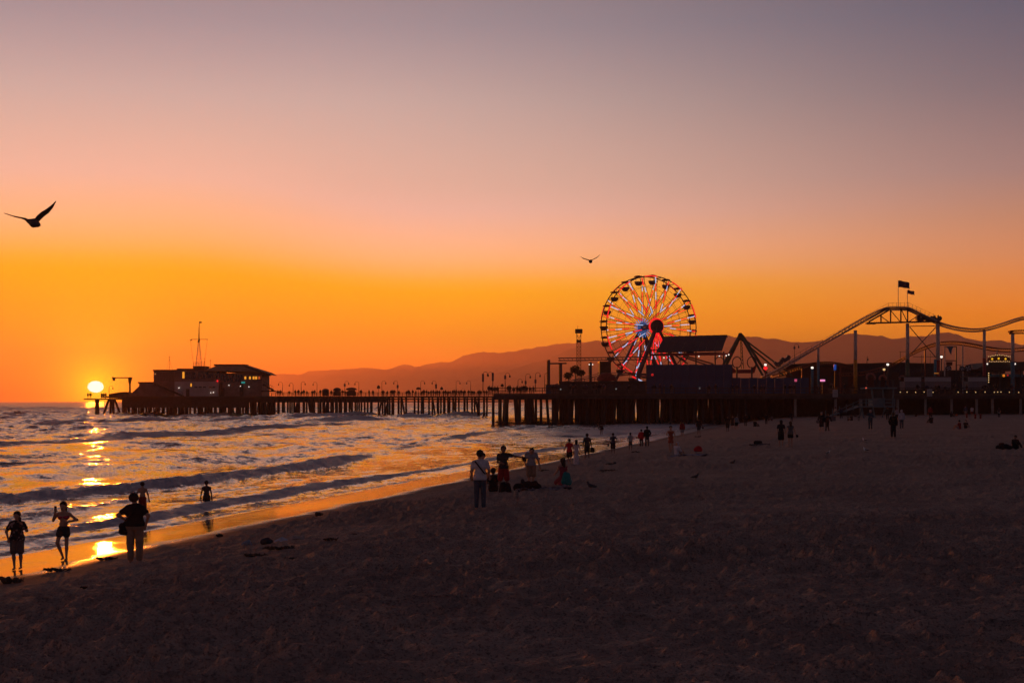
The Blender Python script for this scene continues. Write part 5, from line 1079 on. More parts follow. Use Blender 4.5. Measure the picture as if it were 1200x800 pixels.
    for w in wear:
        nm, kind, col = w[:3]; m_ = cloth(col); par = w[3] if len(w) > 3 else None
        if kind in ('tee', 'tank', 'longsleeve', 'hoodie', 'jacket'):
            pr_ = list(torso) + [(j['chest'] - F_ * .01, j['chest'] + ux * 0, .12 * gth, .12 * gth)]; fr = {'tee': .58, 'tank': .05, 'longsleeve': 1, 'hoodie': 1, 'jacket': 1}[kind]
            for S in 'LR':
                if fr >= 1: pr_ += [(j['sh' + S], j['el' + S], .056, .047), (j['el' + S], cutseg(j['el' + S], j['wr' + S], .92), .047, .038)]
                elif fr > .1: pr_ += [(j['sh' + S], cutseg(j['sh' + S], j['el' + S], fr), .050, .052 * gth ** .5)]
            hem = pel + dn * (par if par is not None else (.07 if kind != 'hoodie' else .09)); cuts = [(tuple(hem), tuple(dn)), (tuple(j['neck'] + up * .025), tuple(up))]
            if not seat: pr_ += [(pel, hem + dn * .05, .118 * gth, .125 * gth), (pel - ux * .06, hem + dn * .05 - ux * .08, .11 * gth, .11 * gth), (pel + ux * .06, hem + dn * .05 + ux * .08, .11 * gth, .11 * gth)]
            part(nm, pr_, .016 if kind in ('tee', 'tank') else .024, cuts, m_)
            if kind == 'hoodie' and len(w) > 4: part('hood', head, .028, [(tuple(j['head'] + F_ * .03), tuple(F_))], m_)
        elif kind in ('shorts', 'trousers', 'briefs'):
            fr = {'shorts': par or .78, 'trousers': 1, 'briefs': .22}[kind]; pr_ = [torso[2]] + [(pel, pel - dn * .06, .115 * gth, .108 * gth)]
            for S in 'LR':
                if kind == 'trousers': wd = par or 0.0; pr_ += [(j['hip' + S], j['kn' + S], .092 * gth ** .6, .064 + wd), (j['kn' + S], cutseg(j['kn' + S], j['an' + S], .93), .064 + wd, .05 + wd)]
                else: pr_ += [(j['hip' + S], cutseg(j['hip' + S], j['kn' + S], fr), .094 * gth ** .6, .098 if kind == 'shorts' else .085)]
            part(nm, pr_, .012, [(tuple(pel - dn * .09), tuple(-dn))], m_)
        elif kind in ('dress', 'skirt'):
            hem_z = par if par is not None else .42; pr_ = [torso[2], (pel, (pel[0], pel[1], hem_z), .12 * gth, .20)]
            if kind == 'dress': pr_ += torso[:2] + torso[3:]
            pr_ += [(tuple(j['hip' + S]), tuple(cutseg(j['hip' + S], j['kn' + S], .8)), .09, .10) for S in 'LR'] if seat else []
            cuts = [((0, 0, hem_z), (0, 0, -1)), (tuple(j['chest'] + up * .10), tuple(up))] if kind == 'dress' else [((0, 0, hem_z), (0, 0, -1)), (tuple(pel - dn * .08), tuple(-dn))]
            part(nm, pr_, .014, cuts, m_)
        elif kind == 'top':
            part(nm, torso[:1] + [torso[4]], .012, [(tuple(j['chest'] + up * .035), tuple(up)), (tuple(j['chest'] - up * .055), tuple(-up))], m_)
        elif kind == 'hat':
            part(nm, [(j['head'] + up * .05 - F_ * .018, j['head'] + up * .05 + F_ * .01, .098, .096), (j['head'] + up * .045 + F_ * .05, j['head'] + up * .04 + F_ * .13, .05, .035)], .01, [(tuple(j['head'] + up * .02), tuple(-up))], m_)
        elif kind == 'backpack':
            c = j['chest'] - F_ * .17; part(nm, [(c + V3((-.07, 0, .06)), c + V3((.07, 0, .06)), .08, .08), (c + V3((-.08, 0, -.16)), c + V3((.08, 0, -.16)), .09, .09), (c + V3((0, 0, .06)), c + V3((0, 0, -.16)), .12, .13)], .0, [], m_)
        elif kind == 'bag':                           # hangs where the 4th value says
            c = V3(par); sz = w[4] if len(w) > 4 else .12; part(nm, [(c + V3((-sz * .35, 0, 0)), c + V3((sz * .35, 0, -.02)), sz * .7, sz * .7), (c + V3((-sz * .3, 0, -sz)), c + V3((sz * .4, 0, -sz * 1.05)), sz * .75, sz * .75)], 0, [], m_)
        elif kind == 'strap':
            a_, b_ = V3(par), V3(w[4]); n_ = 9; pts_ = [tuple(a_ + (b_ - a_) * t_ - F_ * (.128 * gth + .012)) for t_ in np.linspace(0, 1, n_)]; f_ = MB(); f_.tube(pts_, .022, 6); f_.build(nm, m_, o)
        elif kind == 'cloth_bundle':
            a_, b_ = V3(par), V3(w[4]); part(nm, [(a_, b_, .07, .11), (a_ + V3((.05, 0, -.05)), b_ + V3((.08, 0, .02)), .05, .08)], 0, [], m_)
        elif kind == 'phone':
            c = V3(par); f_ = MB(); f_.box(tuple(c), (.075, .012, .15), 0.2); f_.build(nm, m_, o)
    hk = hair[0]; hc = HAIR if len(hair) < 2 else cloth(hair[1])
    if hk != 'none':
        pr_ = [(head[0][0] - F_ * .008 + up * .012, head[0][1] - F_ * .02 + up * .018, .093, .090)]; k_ = .018 if hk in ('short', 'long', 'bun') else .034
        cuts = [(tuple(j['head'] - up * .005 + F_ * .035), tuple(F_ * .8 - up * .62))]
        if hk == 'long': pr_ += [(j['head'] - F_ * .05, j['neck'] - F_ * .075 - V3((0, 0, .12)), .078, .07), (j['neck'] - F_ * .08 - V3((0, 0, .1)), j['chest'] - F_ * .125 + V3((0, 0, -.04)), .065, .035)]
        if hk == 'bun': pr_ += [(j['head'] - F_ * .10 + up * .06, j['head'] - F_ * .11 + up * .065, .045, .045)]
        ex = None
        part('hair', pr_, k_, cuts, hc)
    return o
def ground_at(px, py):                              # where the sight line through a photo pixel meets the sand
    Y = 30.0
    for _ in range(60):
        x = wx(px, Y); z = float(beach_z0(np.array([x]), np.array([Y]))[0]); Yn_ = (CAMZ - z) * F / (py - HOR); Y = 0.5 * Y + 0.5 * Yn_
    x = wx(px, Y); return x, Y, gz(x, Y)
def stand(label, px, py, hpx=None, H=None, **kw):
    x, y, z = ground_at(px, py)
    if H is None: H = max(1.2, min(1.95, hpx * mpp(y)))
    return person(label, (x, y, z - 0.01), H=H, fine=(y < 75), **kw)
WALK = dict(knL=(-.09, .10, .50), anL=(-.10, .16, .09), knR=(.09, .03, .50), anR=(.10, -.20, .12))
ARMS_HIP = dict(elL=(-.40, -.10, 1.20), wrL=(-.17, .06, 1.02), elR=(.37, -.10, 1.19), wrR=(.27, .02, .93))
# ---- three figures at the water's edge, lower left
x, y, z = ground_at(20, 667)
person('heavy man in a dark flowered shirt and shorts at the far left edge', (x, y, z), H=68 * mpp(y) , face=-1, girth=1.2, skin='tan', J=dict(elR=(.29, .02, 1.17), wrR=(.135, -.10, 1.42), elL=(-.34, .04, 1.14), wrL=(-.25, -.05, .93), head=(.0, -.01, 1.615), knL=(-.09, -.06, .5), anL=(-.06, -.06, .085), knR=(.11, -.02, .5), anR=(.10, .04, .10)),
       wear=(('shirt', 'tee', (0.055, 0.05, 0.06)), ('shorts', 'shorts', (0.14, 0.11, 0.10), .86), ('phone', 'phone', BLACK, (.135, -.14, 1.52))), hair=('short',))
fl = bpy.data.materials.new('flowered_cloth'); fl.use_nodes = True; h = G(fl.node_tree); b = fl.node_tree.nodes['Principled BSDF']; tcn = h.n('ShaderNodeTexCoord')
vo = h.n('ShaderNodeTexVoronoi'); vo.inputs['Scale'].default_value = 9; h.put(vo.inputs['Vector'], tcn.outputs['Object']); h.put(b.inputs['Base Color'], h.mix(h.smooth(h.m('ADD', vo.outputs['Distance'], h.m('MULTIPLY', h.noise(tcn.outputs['Object'], 25, 3), 0.5)), 0.50, 0.66), (0.30, 0.22, 0.20, 1), (0.018, 0.017, 0.022, 1))); b.inputs['Roughness'].default_value = 0.9
bpy.data.objects['shirt'].data.materials[0] = fl
x, y, z = ground_at(74.5, 656)
person('young woman in a pink bikini top and dark shorts holding a phone up', (x, y, z), H=68 * mpp(y), face=-1, girth=.88, skin='tan', J=dict(elL=(-.30, -.04, 1.20), wrL=(-.20, -.16, 1.46), elR=(.40, .02, 1.21), wrR=(.16, -.06, 1.16), knL=(-.17, -.06, .52), anL=(-.03, .02, .10), knR=(.09, 0, .5), anR=(.10, -.06, .085), head=(-.01, 0, 1.62)),
       wear=(('bikini_top', 'top', (0.50, 0.03, 0.09)), ('shorts', 'shorts', CHAR, .34), ('phone', 'phone', BLACK, (-.18, -.2, 1.57))), hair=('long', (0.03, 0.014, 0.010)))
x, y, z = ground_at(158, 661)
person('large man seen from behind in a dark tee and tan trousers', (x, y, z), H=81 * mpp(y), face=1, girth=1.36, skin='tan', J=dict(ARMS_HIP, head=(-.02, .01, 1.60), hipL=(-.105, 0, .92), hipR=(.105, 0, .92), knL=(-.115, .01, .5), knR=(.115, .01, .5), anL=(-.11, 0, .085), anR=(.115, .0, .085)),
       wear=(('shirt', 'tee', BLACK, .03), ('trousers', 'trousers', TANC, .02), ('shoulder_bag', 'bag', BLACK, (-.27, -.02, .92), .13), ('strap', 'strap', BLACK, (.12, 0, 1.44), (-.24, 0, 1.0))), hair=('curly',))
# ---- bathers standing in the shallows
def wader(label, px, ywater, top, Y, H, **kw):
    x = wx(px, Y); zt = CAMZ + (HOR - top) / F * Y; return person(label, (x, Y, zt - H), H=H, fine=True, **kw)
wader('shirtless boy in red swim shorts wading just behind the large man', 167, 592, 564.5, 60.5, 1.5, face=1, girth=.95, skin='tan', J=dict(elL=(-.27, -.03, 1.17), wrL=(-.34, -.02, .95), elR=(.27, 0, 1.13), wrR=(.31, .06, .88)), wear=(('swim_shorts', 'shorts', DRED, .9),))
wader('bather in dark swimwear standing alone knee deep in the golden shallows', 242, 590, 563, 62, 1.5, face=1, girth=.88, skin='dark', J=dict(wrL=(-.30, .05, .92), elL=(-.25, -.04, 1.15)), wear=(('swim_suit', 'tank', CHAR), ('swim_shorts', 'shorts', BLACK, .8)))
wader('bather leaning forward waist deep near the pier piles', 704.7, 506, 496, 190, 1.65, face=1, skin='dark', J=dict(head=(-.22, 0, 1.50), neck=(-.13, 0, 1.40), chest=(-.06, 0, 1.26), shL=(-.24, 0, 1.34), shR=(.10, 0, 1.36), elL=(-.36, .0, 1.10), wrL=(-.30, 0, .90)), wear=(('wetsuit', 'longsleeve', BLACK),))
for px_, py_, Y, lab in ((22, 563, 80, 'head of a swimmer low in the water at the far left'), (523.5, 510.5, 182, 'swimmer with head and shoulders above the broken water at centre')):
    person(lab, (wx(px_, Y), Y, at(0, py_ - 2, Y).z - 1.7), H=1.72, face=1, skin='dark', fine=False, wear=(('swim_top', 'tank', BLACK),))
# ---- group on the sand, centre
g0_ = stand('man in a white tee and jeans with a dark shoulder strap, seen from behind', 562.5, 600, 70, face=1, girth=1.0, skin='tan', J=dict(elL=(-.25, .0, 1.14), wrL=(-.24, .12, .95), elR=(.27, .04, 1.15), wrR=(.21, .16, 1.0)), wear=(('shirt', 'tee', (0.62, 0.61, 0.64), .07), ('jeans', 'trousers', DENIM), ('strap', 'strap', BLACK, (-.15, 0, 1.44), (.15, 0, 1.06))))
stand('bare shouldered woman standing half hidden behind the man in the white tee', 565.5, 585, 55, face=-1, girth=.9, skin='tan', J=dict(elL=(-.34, 0, 1.18), wrL=(-.42, 0, .93), knL=(-.12, 0, .5), anL=(-.17, 0, .085)), wear=(('swim_suit', 'briefs', BROWN), ('top', 'top', BROWN)), hair=('bun',))
stand('man in a dark tee and red shorts stretching out an arm with an object', 590, 578, 54, face=-1, girth=.98, skin='dark', J=dict(shR=(.19, -.02, 1.42), elR=(.44, -.06, 1.36), wrR=(.66, -.08, 1.33), elL=(-.22, .02, 1.14), wrL=(-.05, -.14, 1.10), anL=(-.15, 0, .085), anR=(.16, 0, .085), knL=(-.12, 0, .5), knR=(.13, 0, .5)), wear=(('shirt', 'tee', CHAR, .06), ('shorts', 'shorts', (0.34, 0.03, 0.035), .95), ('dark_object', 'bag', BLACK, (.78, -.08, 1.30), .08)))
stand('man in a pale grey tee and brown shorts stooping with his head down', 622.5, 571, 41, H=1.68, face=-1, girth=1.0, skin='tan', J=dict(head=(.02, -.16, 1.50), neck=(.01, -.07, 1.42), chest=(0, -.02, 1.28), shL=(-.19, -.03, 1.385), shR=(.19, -.03, 1.385), elR=(.30, -.04, 1.10), wrR=(.35, -.06, .84), elL=(-.27, -.02, 1.10), wrL=(-.22, -.10, .90), anL=(-.05, 0, .085), anR=(.05, .05, .085)), wear=(('shirt', 'tee', (0.30, 0.30, 0.32), .05), ('shorts', 'shorts', TANC, .95)))
SIT = dict(pelvis=(0, 0, .13), waist=(0, -.02, .28), chest=(0, .0, .48), neck=(0, .03, .65), head=(0, .04, .80), shL=(-.185, .02, .595), shR=(.185, .02, .595), elL=(-.25, .10, .36), elR=(.25, .10, .36), wrL=(-.16, .30, .34), wrR=(.16, .30, .34), hipL=(-.09, .02, .12), hipR=(.09, .02, .12), knL=(-.13, .40, .42), knR=(.13, .40, .42), anL=(-.12, .62, .07), anR=(.12, .62, .07))
def sit(label, px, py, hpx, **kw):
    J = dict(SIT); J.update(kw.pop('J', {})); x, y, z = ground_at(px, py); H = max(1.2, min(1.9, hpx * mpp(y) / .9 * 1.75)); return person(label, (x, y, z - 0.02), H=H, fine=(y < 75), J=J, seat=True, **kw)
sit('person in a dark shirt sitting just behind the man in white', 578, 578, 27, face=1, skin='dark', wear=(('shirt', 'tee', BLACK), ('shorts', 'shorts', CHAR)))
KNEEL = dict(pelvis=(0, 0, .33), waist=(.01, 0, .50), chest=(.01, 0, .70), neck=(.0, 0, .87), head=(-.01, 0, 1.01), shL=(-.17, 0, .81), shR=(.18, 0, .81), elL=(-.22, .10, .58), wrL=(-.18, .30, .50), elR=(.23, .04, .56), wrR=(.16, .22, .44), hipL=(-.09, 0, .31), hipR=(.09, 0, .31), knL=(-.14, .34, .09), knR=(.12, .34, .09), anL=(-.12, -.06, .06), anR=(.12, -.06, .06))
x, y, z = ground_at(659.5, 571); person('girl with long dark hair kneeling in a pink dress beside a teal bag', (x, y, z - .02), H=1.62, face=1, rz=.5, girth=.9, J=KNEEL, seat=True, skin='tan', wear=(('dress', 'dress', (0.30, 0.06, 0.08), .03),), hair=('long',))
# ---- walkers along the water's edge
WK = [('man in a bright red shirt and dark shorts walking beside a woman in white', 667.3, 545, 30, 1, dict(WALK, elL=(-.28, -.03, 1.15), wrL=(-.36, .05, .95), anL=(-.02, .10, .09), anR=(.12, -.22, .12)), (('shirt', 'tee', RED, .10), ('shorts', 'shorts', BLACK, .8)), ('short',), 'tan', 1.0),
      ('woman in a long white dress walking beside the man in red', 675.3, 546, 30, 1, dict(elL=(-.22, .1, 1.16), wrL=(-.06, .22, 1.12)), (('dress', 'dress', (0.62, 0.54, 0.56), .05),), ('long',), 'tan', .9),
      ('man in black carrying a dark jacket low in his right hand', 688, 538.5, 30, 1, dict(anL=(-.14, 0, .085), anR=(.13, 0, .085), wrR=(.30, .02, .86)), (('shirt', 'tee', CHAR), ('shorts', 'shorts', BLACK, .9), ('jacket', 'bag', BLACK, (.36, 0, .72), .15)), ('short',), 'dark', 1.05),
      ('man in a dark shirt with something low in his left hand', 718.4, 532.5, 24.5, 1, dict(elR=(.36, 0, 1.22), wrR=(.30, .05, 1.05), wrL=(-.32, .03, .86)), (('shirt', 'tee', NAVYC), ('trousers', 'shorts', BLACK, .95), ('shoes', 'bag', BLACK, (-.40, .02, .76), .08)), ('short',), 'dark', 1.0),
      ('person in a grey top with a dark wrap tied round the waist', 738.7, 528.5, 21, 1, dict(wrL=(-.26, .1, .98)), (('shirt', 'tee', (0.30, 0.30, 0.33)), ('wrap', 'skirt', CHAR, .52)), ('short',), 'dark', 1.05),
      ('person in a bright red hooded jacket beside a taller man in black', 751.5, 524.5, 20.5, 1, dict(elL=(-.28, .02, 1.16), wrL=(-.26, .06, .98)), (('jacket', 'jacket', RED, .16), ('trousers', 'trousers', BROWN)), ('short',), 'tan', 1.1),
      ('taller man in black beside the person in the red jacket', 758.3, 524, 24, 1, dict(elR=(.30, -.02, 1.16), wrR=(.22, .06, 1.0)), (('shirt', 'longsleeve', BLACK), ('trousers', 'trousers', CHAR)), ('short',), 'dark', 1.05),
      ('woman in an orange red dress standing beside the seated figure in white', 786, 533, 31, -1, dict(elL=(-.28, -.04, 1.18), wrL=(-.14, -.12, 1.10), elR=(.27, 0, 1.16), wrR=(.22, -.08, 1.0), anL=(-.05, 0, .085), anR=(.04, .03, .085)), (('dress', 'dress', (0.34, 0.08, 0.05), .62),), ('bun',), 'tan', .9),
      ('person in a dark red top and pale shorts walking near the shallow wash', 799.5, 512, 18.5, 1, {}, (('shirt', 'longsleeve', (0.22, 0.02, 0.025), .1), ('shorts', 'shorts', GREY, .8)), ('short',), 'tan', 1.1),
      ('person in black with a bag walking up from the wash', 819, 509.5, 19.5, 1, dict(WALK, wrR=(.36, .05, .90)), (('shirt', 'longsleeve', BLACK), ('shorts', 'shorts', CHAR, .8), ('bag', 'bag', BLACK, (.42, .0, .78), .1)), ('short',), 'dark', 1.0)]
for lab, px_, py_, hp, fc, JJ, wr_, hr, sk, gi in WK: stand(lab, px_, py_, hp, face=fc, J=JJ, wear=wr_, hair=hr, skin=sk, girth=gi)
sit('seated figure in a white hooded top beside the woman in orange red', 793, 533.5, 15.5, face=-1, rz=-0.9, skin='tan', wear=(('hoodie', 'hoodie', (0.55, 0.55, 0.60), .1, 1), ('shorts', 'shorts', GREY)), hair=('none',))
# ---- right hand beach
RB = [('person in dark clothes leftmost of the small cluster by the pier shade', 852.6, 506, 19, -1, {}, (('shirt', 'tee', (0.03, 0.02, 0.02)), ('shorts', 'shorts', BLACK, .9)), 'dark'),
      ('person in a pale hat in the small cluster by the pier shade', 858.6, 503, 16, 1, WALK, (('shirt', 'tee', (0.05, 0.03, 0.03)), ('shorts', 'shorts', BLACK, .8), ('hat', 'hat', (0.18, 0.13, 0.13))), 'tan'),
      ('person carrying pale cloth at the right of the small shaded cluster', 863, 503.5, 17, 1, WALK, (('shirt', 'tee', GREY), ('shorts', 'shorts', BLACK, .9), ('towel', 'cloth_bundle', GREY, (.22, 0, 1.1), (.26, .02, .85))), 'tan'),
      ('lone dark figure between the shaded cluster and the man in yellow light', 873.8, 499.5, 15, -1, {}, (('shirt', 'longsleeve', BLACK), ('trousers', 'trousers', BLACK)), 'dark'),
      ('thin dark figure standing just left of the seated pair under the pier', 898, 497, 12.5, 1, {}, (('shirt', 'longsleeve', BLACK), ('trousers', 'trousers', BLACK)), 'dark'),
      ('man in a dark tee and shorts walking side by side with a woman', 915.3, 524.5, 31.5, 1, dict(elR=(.25, .02, 1.15), wrR=(.30, .06, .92)), (('shirt', 'tee', (0.02, 0.022, 0.03)), ('shorts', 'shorts', BLACK, .92)), 'tan'),
      ('woman in a grey top and dark shorts carrying shoes in one hand', 926.3, 524.5, 30, 1, dict(wrR=(.36, .05, .92), elR=(.29, 0, 1.14), wrL=(-.32, .05, .92)), (('top', 'tank', (0.09, 0.10, 0.11)), ('shorts', 'shorts', BLACK, .5), ('shoes', 'bag', BLACK, (.46, .02, .80), .08)), 'tan'),
      ('small dark figure standing farther off behind the walking couple', 927.8, 494.5, 12.5, 1, dict(elL=(-.32, 0, 1.22), wrL=(-.36, .05, 1.0)), (('shirt', 'longsleeve', BLACK), ('trousers', 'trousers', CHAR)), 'dark'),
      ('small figure in dark red under the pier edge left of the notice board post', 931.5, 488.5, 11.5, 1, {}, (('shirt', 'tee', (0.05, 0.015, 0.02)), ('trousers', 'trousers', BLACK)), 'dark'),
      ('man in a cap and dark jacket with pale bags, left of a striding pair', 962.8, 506.5, 26, 1, dict(WALK, elL=(-.27, .05, 1.15), wrL=(-.28, .10, .95)), (('jacket', 'jacket', (0.014, 0.016, 0.025), .08), ('shorts', 'shorts', (0.05, 0.04, 0.04), .85), ('cap', 'hat', (0.30, 0.27, 0.30)), ('bag', 'bag', (0.20, 0.15, 0.13), (-.36, -.05, 1.0), .12)), 'tan'),
      ('person in dark clothes bending forward, right of the man in the cap', 969.5, 506, 22, 1, dict(WALK, head=(.16, 0, 1.56), neck=(.10, 0, 1.43), chest=(.04, 0, 1.28), shL=(-.10, 0, 1.38), shR=(.26, 0, 1.37), elR=(.34, .05, 1.15), wrR=(.40, .1, 1.0)), (('jacket', 'longsleeve', (0.02, 0.016, 0.02)), ('shorts', 'trousers', (0.04, 0.03, 0.03))), 'dark'),
      ('bare chested light skinned figure by the foot of the lifeguard ramp', 979, 490.5, 15.5, 1, WALK, (('shorts', 'shorts', (0.20, 0.17, 0.16), .8),), 'fair'),
      ('figure in dark blue by the foot of the lifeguard ramp', 985.8, 490.5, 14, 1, WALK, (('shirt', 'longsleeve', NAVYC), ('trousers', 'trousers', BLACK)), 'dark'),
      ('person in blue with a white cap raising a hand to the face', 1020, 504.5, 25.5, -1, dict(elL=(-.32, -.06, 1.30), wrL=(-.12, -.14, 1.54), wrR=(.10, -.14, 1.12), elR=(.24, .02, 1.14)), (('jacket', 'longsleeve', (0.03, 0.075, 0.11), .12), ('trousers', 'trousers', (0.025, 0.05, 0.075)), ('cap', 'hat', (0.42, 0.32, 0.32))), 'tan'),
      ('big man in a black jacket and dark trousers standing before the lifeguard tower', 1046.8, 514, 29.5, 1, dict(elL=(-.27, .02, 1.14), wrL=(-.22, .08, .95)), (('jacket', 'jacket', (0.014, 0.012, 0.013), .10), ('trousers', 'trousers', (0.018, 0.02, 0.028), .015)), 'dark'),
      ('person in a white hooded top and blue jeans facing the pier', 1056.5, 502.5, 24.5, 1, {}, (('hoodie', 'hoodie', (0.40, 0.40, 0.46), .10, 1), ('jeans', 'trousers', (0.05, 0.075, 0.10))), 'tan'),
      ('person in a pale top just behind the figure in the white hooded top', 1051, 494, 16, 1, {}, (('shirt', 'tee', (0.28, 0.26, 0.30)), ('shorts', 'shorts', BLACK, .9)), 'tan'),
      ('dark figure standing beside the lifeguard tower legs', 1040, 492, 16, 1, {}, (('jacket', 'longsleeve', BLACK), ('trousers', 'trousers', BLACK)), 'dark'),
      ('person in a red top standing over a seated dark figure', 1090.3, 490, 16, 1, {}, (('shirt', 'longsleeve', (0.30, 0.035, 0.035), .12), ('trousers', 'trousers', (0.06, 0.02, 0.02))), 'tan'),
      ('man in a blue top and pale shorts near the white notice post', 1131.7, 488, 13.5, 1, WALK, (('shirt', 'longsleeve', (0.04, 0.08, 0.13), .1), ('shorts', 'shorts', (0.22, 0.19, 0.19), .8)), 'fair'),
      ('person in a white tee standing right of the man in the blue top', 1139, 489, 12.5, 1, {}, (('shirt', 'tee', (0.50, 0.50, 0.52)), ('shorts', 'shorts', (0.16, 0.04, 0.04), .8)), 'tan'),
      ('lone person in pale shorts far right before the pier columns', 1170.7, 489.5, 12.5, 1, {}, (('shirt', 'tee', (0.09, 0.05, 0.05)), ('shorts', 'shorts', (0.30, 0.28, 0.28), .4), ('leggings', 'trousers', BLACK)), 'tan')]
for lab, px_, py_, hp, fc, JJ, wr_, sk in RB: stand(lab, px_, py_, hp, face=fc, J=JJ, wear=wr_, skin=sk, hair=('none',) if any(w[1] == 'hat' or (w[1] == 'hoodie' and len(w) > 4) for w in wr_) else ('long',) if 'woman' in lab else ('short',))
LIE = dict(SIT, waist=(.06, 0, .26), chest=(.14, 0, .40), neck=(.20, 0, .54), head=(.24, 0, .66), shL=(.02, 0, .50), shR=(.33, 0, .49))
for lab, px_, py_, hp, fc, rz_, wr_, sk in (('person sitting on a pale mat by a yellow glow of lit sand', 884.5, 500.5, 9, 1, -.9, (('shirt', 'tee', BLACK), ('shorts', 'trousers', BROWN)), 'dark'), ('person sitting close to the dark pier shade with pale clothes', 904.8, 493, 8.5, 1, .9, (('shirt', 'tee', (0.16, 0.13, 0.14)), ('trousers', 'trousers', BLACK)), 'dark'),
        ('dark figure seated at the feet of the person in the red top', 1091.5, 495.5, 9.5, 1, .4, (('jacket', 'longsleeve', (0.02, 0.022, 0.026)), ('trousers', 'trousers', CHAR)), 'dark'), ('small dark seated figure left of the person in the red top', 1073.8, 488, 4.5, 1, 0, (('shirt', 'tee', BLACK), ('trousers', 'trousers', BLACK)), 'dark'),
        ('dark figure reclining on the sand left of the orange play things', 1114.5, 489, 6.5, 1, -1.2, (('shirt', 'longsleeve', (0.025, 0.026, 0.03)), ('trousers', 'trousers', (0.03, 0.04, 0.06))), 'dark'), ('person in red crouching on the sand with a pale bundle', 1124.5, 503, 10.5, 1, .8, (('shirt', 'tee', (0.26, 0.03, 0.03)), ('shorts', 'shorts', (0.2, 0.2, 0.22))), 'tan'),
        ('person in dark clothes crouching beside the one in red', 1131.5, 502, 9.5, -1, -.8, (('shirt', 'tee', (0.03, 0.02, 0.02)), ('shorts', 'shorts', BLACK)), 'tan'), ('large dark figure sitting hunched on the sand at the right edge', 1189.5, 526, 15.5, -1, -.9, (('jacket', 'jacket', BLACK, .1), ('trousers', 'trousers', BLACK)), 'dark'),
        ('person resting at a low table under the lifeguard ramp', 998, 493, 10, 1, .6, (('shirt', 'tee', (0.05, 0.03, 0.03)), ('trousers', 'trousers', BROWN)), 'tan')):
    sit(lab, px_, py_, hp, face=fc, rz=rz_, wear=wr_, skin=sk, girth=1.15 if 'large' in lab else 1.0)
for px_, py_, hp, lab in ((1133, 492.5, 9, 'small child in orange red left of another child on the sand'), (1143, 493, 9, 'small child in orange red in the middle of three on the sand'), (1149, 492.8, 8, 'small child in orange red rightmost of three on the sand')):
    x, y, z = ground_at(px_, py_); person(lab, (x, y, z), H=1.1, fine=False, face=1, J=WALK, skin='tan', wear=(('shirt', 'tee', (0.26, 0.04, 0.03)), ('shorts', 'shorts', (0.2, 0.04, 0.03), .8)), group='children playing on the sand')
# ---- crowd on the pier (a few pixels each): five prototypes, copied
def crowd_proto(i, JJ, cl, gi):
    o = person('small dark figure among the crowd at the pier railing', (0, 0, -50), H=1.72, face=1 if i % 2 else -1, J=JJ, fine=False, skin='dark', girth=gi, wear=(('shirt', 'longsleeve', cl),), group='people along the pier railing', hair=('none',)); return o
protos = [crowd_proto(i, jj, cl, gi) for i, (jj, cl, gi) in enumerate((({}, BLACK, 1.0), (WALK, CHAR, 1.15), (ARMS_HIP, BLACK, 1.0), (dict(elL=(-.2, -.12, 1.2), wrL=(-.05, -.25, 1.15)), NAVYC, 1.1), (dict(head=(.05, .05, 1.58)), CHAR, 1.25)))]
crr = random.Random(21); ci = 0
def crowd(px, Y, zz, H, lab):
    global ci
    src = protos[ci % 5]; o = src if ci < 5 else copy_tree(src); ci += 1
    o.location = (wx(px, Y), Y, zz); o.rotation_euler = (0, 0, crr.uniform(-1.2, 1.2)); sc_ = H / 1.75; o.scale = (sc_ * 1.35, sc_ * 1.35, sc_ * 1.1); o['label'] = lab
NPX = [326, 329, 339, 346, 350, 353, 356, 360, 366, 369, 375, 388, 402, 404, 423, 433, 437, 449, 450, 454, 459, 460, 462, 467, 476, 478, 480, 484, 487, 494, 496, 497, 500, 502, 505, 508, 511, 513, 515, 520, 522, 524, 526, 528, 531, 533, 535, 538, 541, 543, 545, 549, 553, 556, 560, 562, 564, 567, 570]
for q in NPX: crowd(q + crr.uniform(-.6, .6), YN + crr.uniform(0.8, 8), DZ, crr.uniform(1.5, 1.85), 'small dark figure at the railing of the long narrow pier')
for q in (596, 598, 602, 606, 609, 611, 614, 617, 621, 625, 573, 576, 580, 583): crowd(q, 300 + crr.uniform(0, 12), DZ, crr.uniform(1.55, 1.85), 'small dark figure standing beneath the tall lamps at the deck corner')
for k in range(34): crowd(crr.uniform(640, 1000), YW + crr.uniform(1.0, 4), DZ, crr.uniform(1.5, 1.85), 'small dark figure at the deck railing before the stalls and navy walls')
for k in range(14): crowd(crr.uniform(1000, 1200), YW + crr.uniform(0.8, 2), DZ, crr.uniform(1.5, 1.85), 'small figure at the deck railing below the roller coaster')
for q in (103, 106, 119, 121.5, 124): crowd(q, 426.5, 5.29, crr.uniform(1.5, 1.8), 'small figure standing on the low pier tip below the sun')
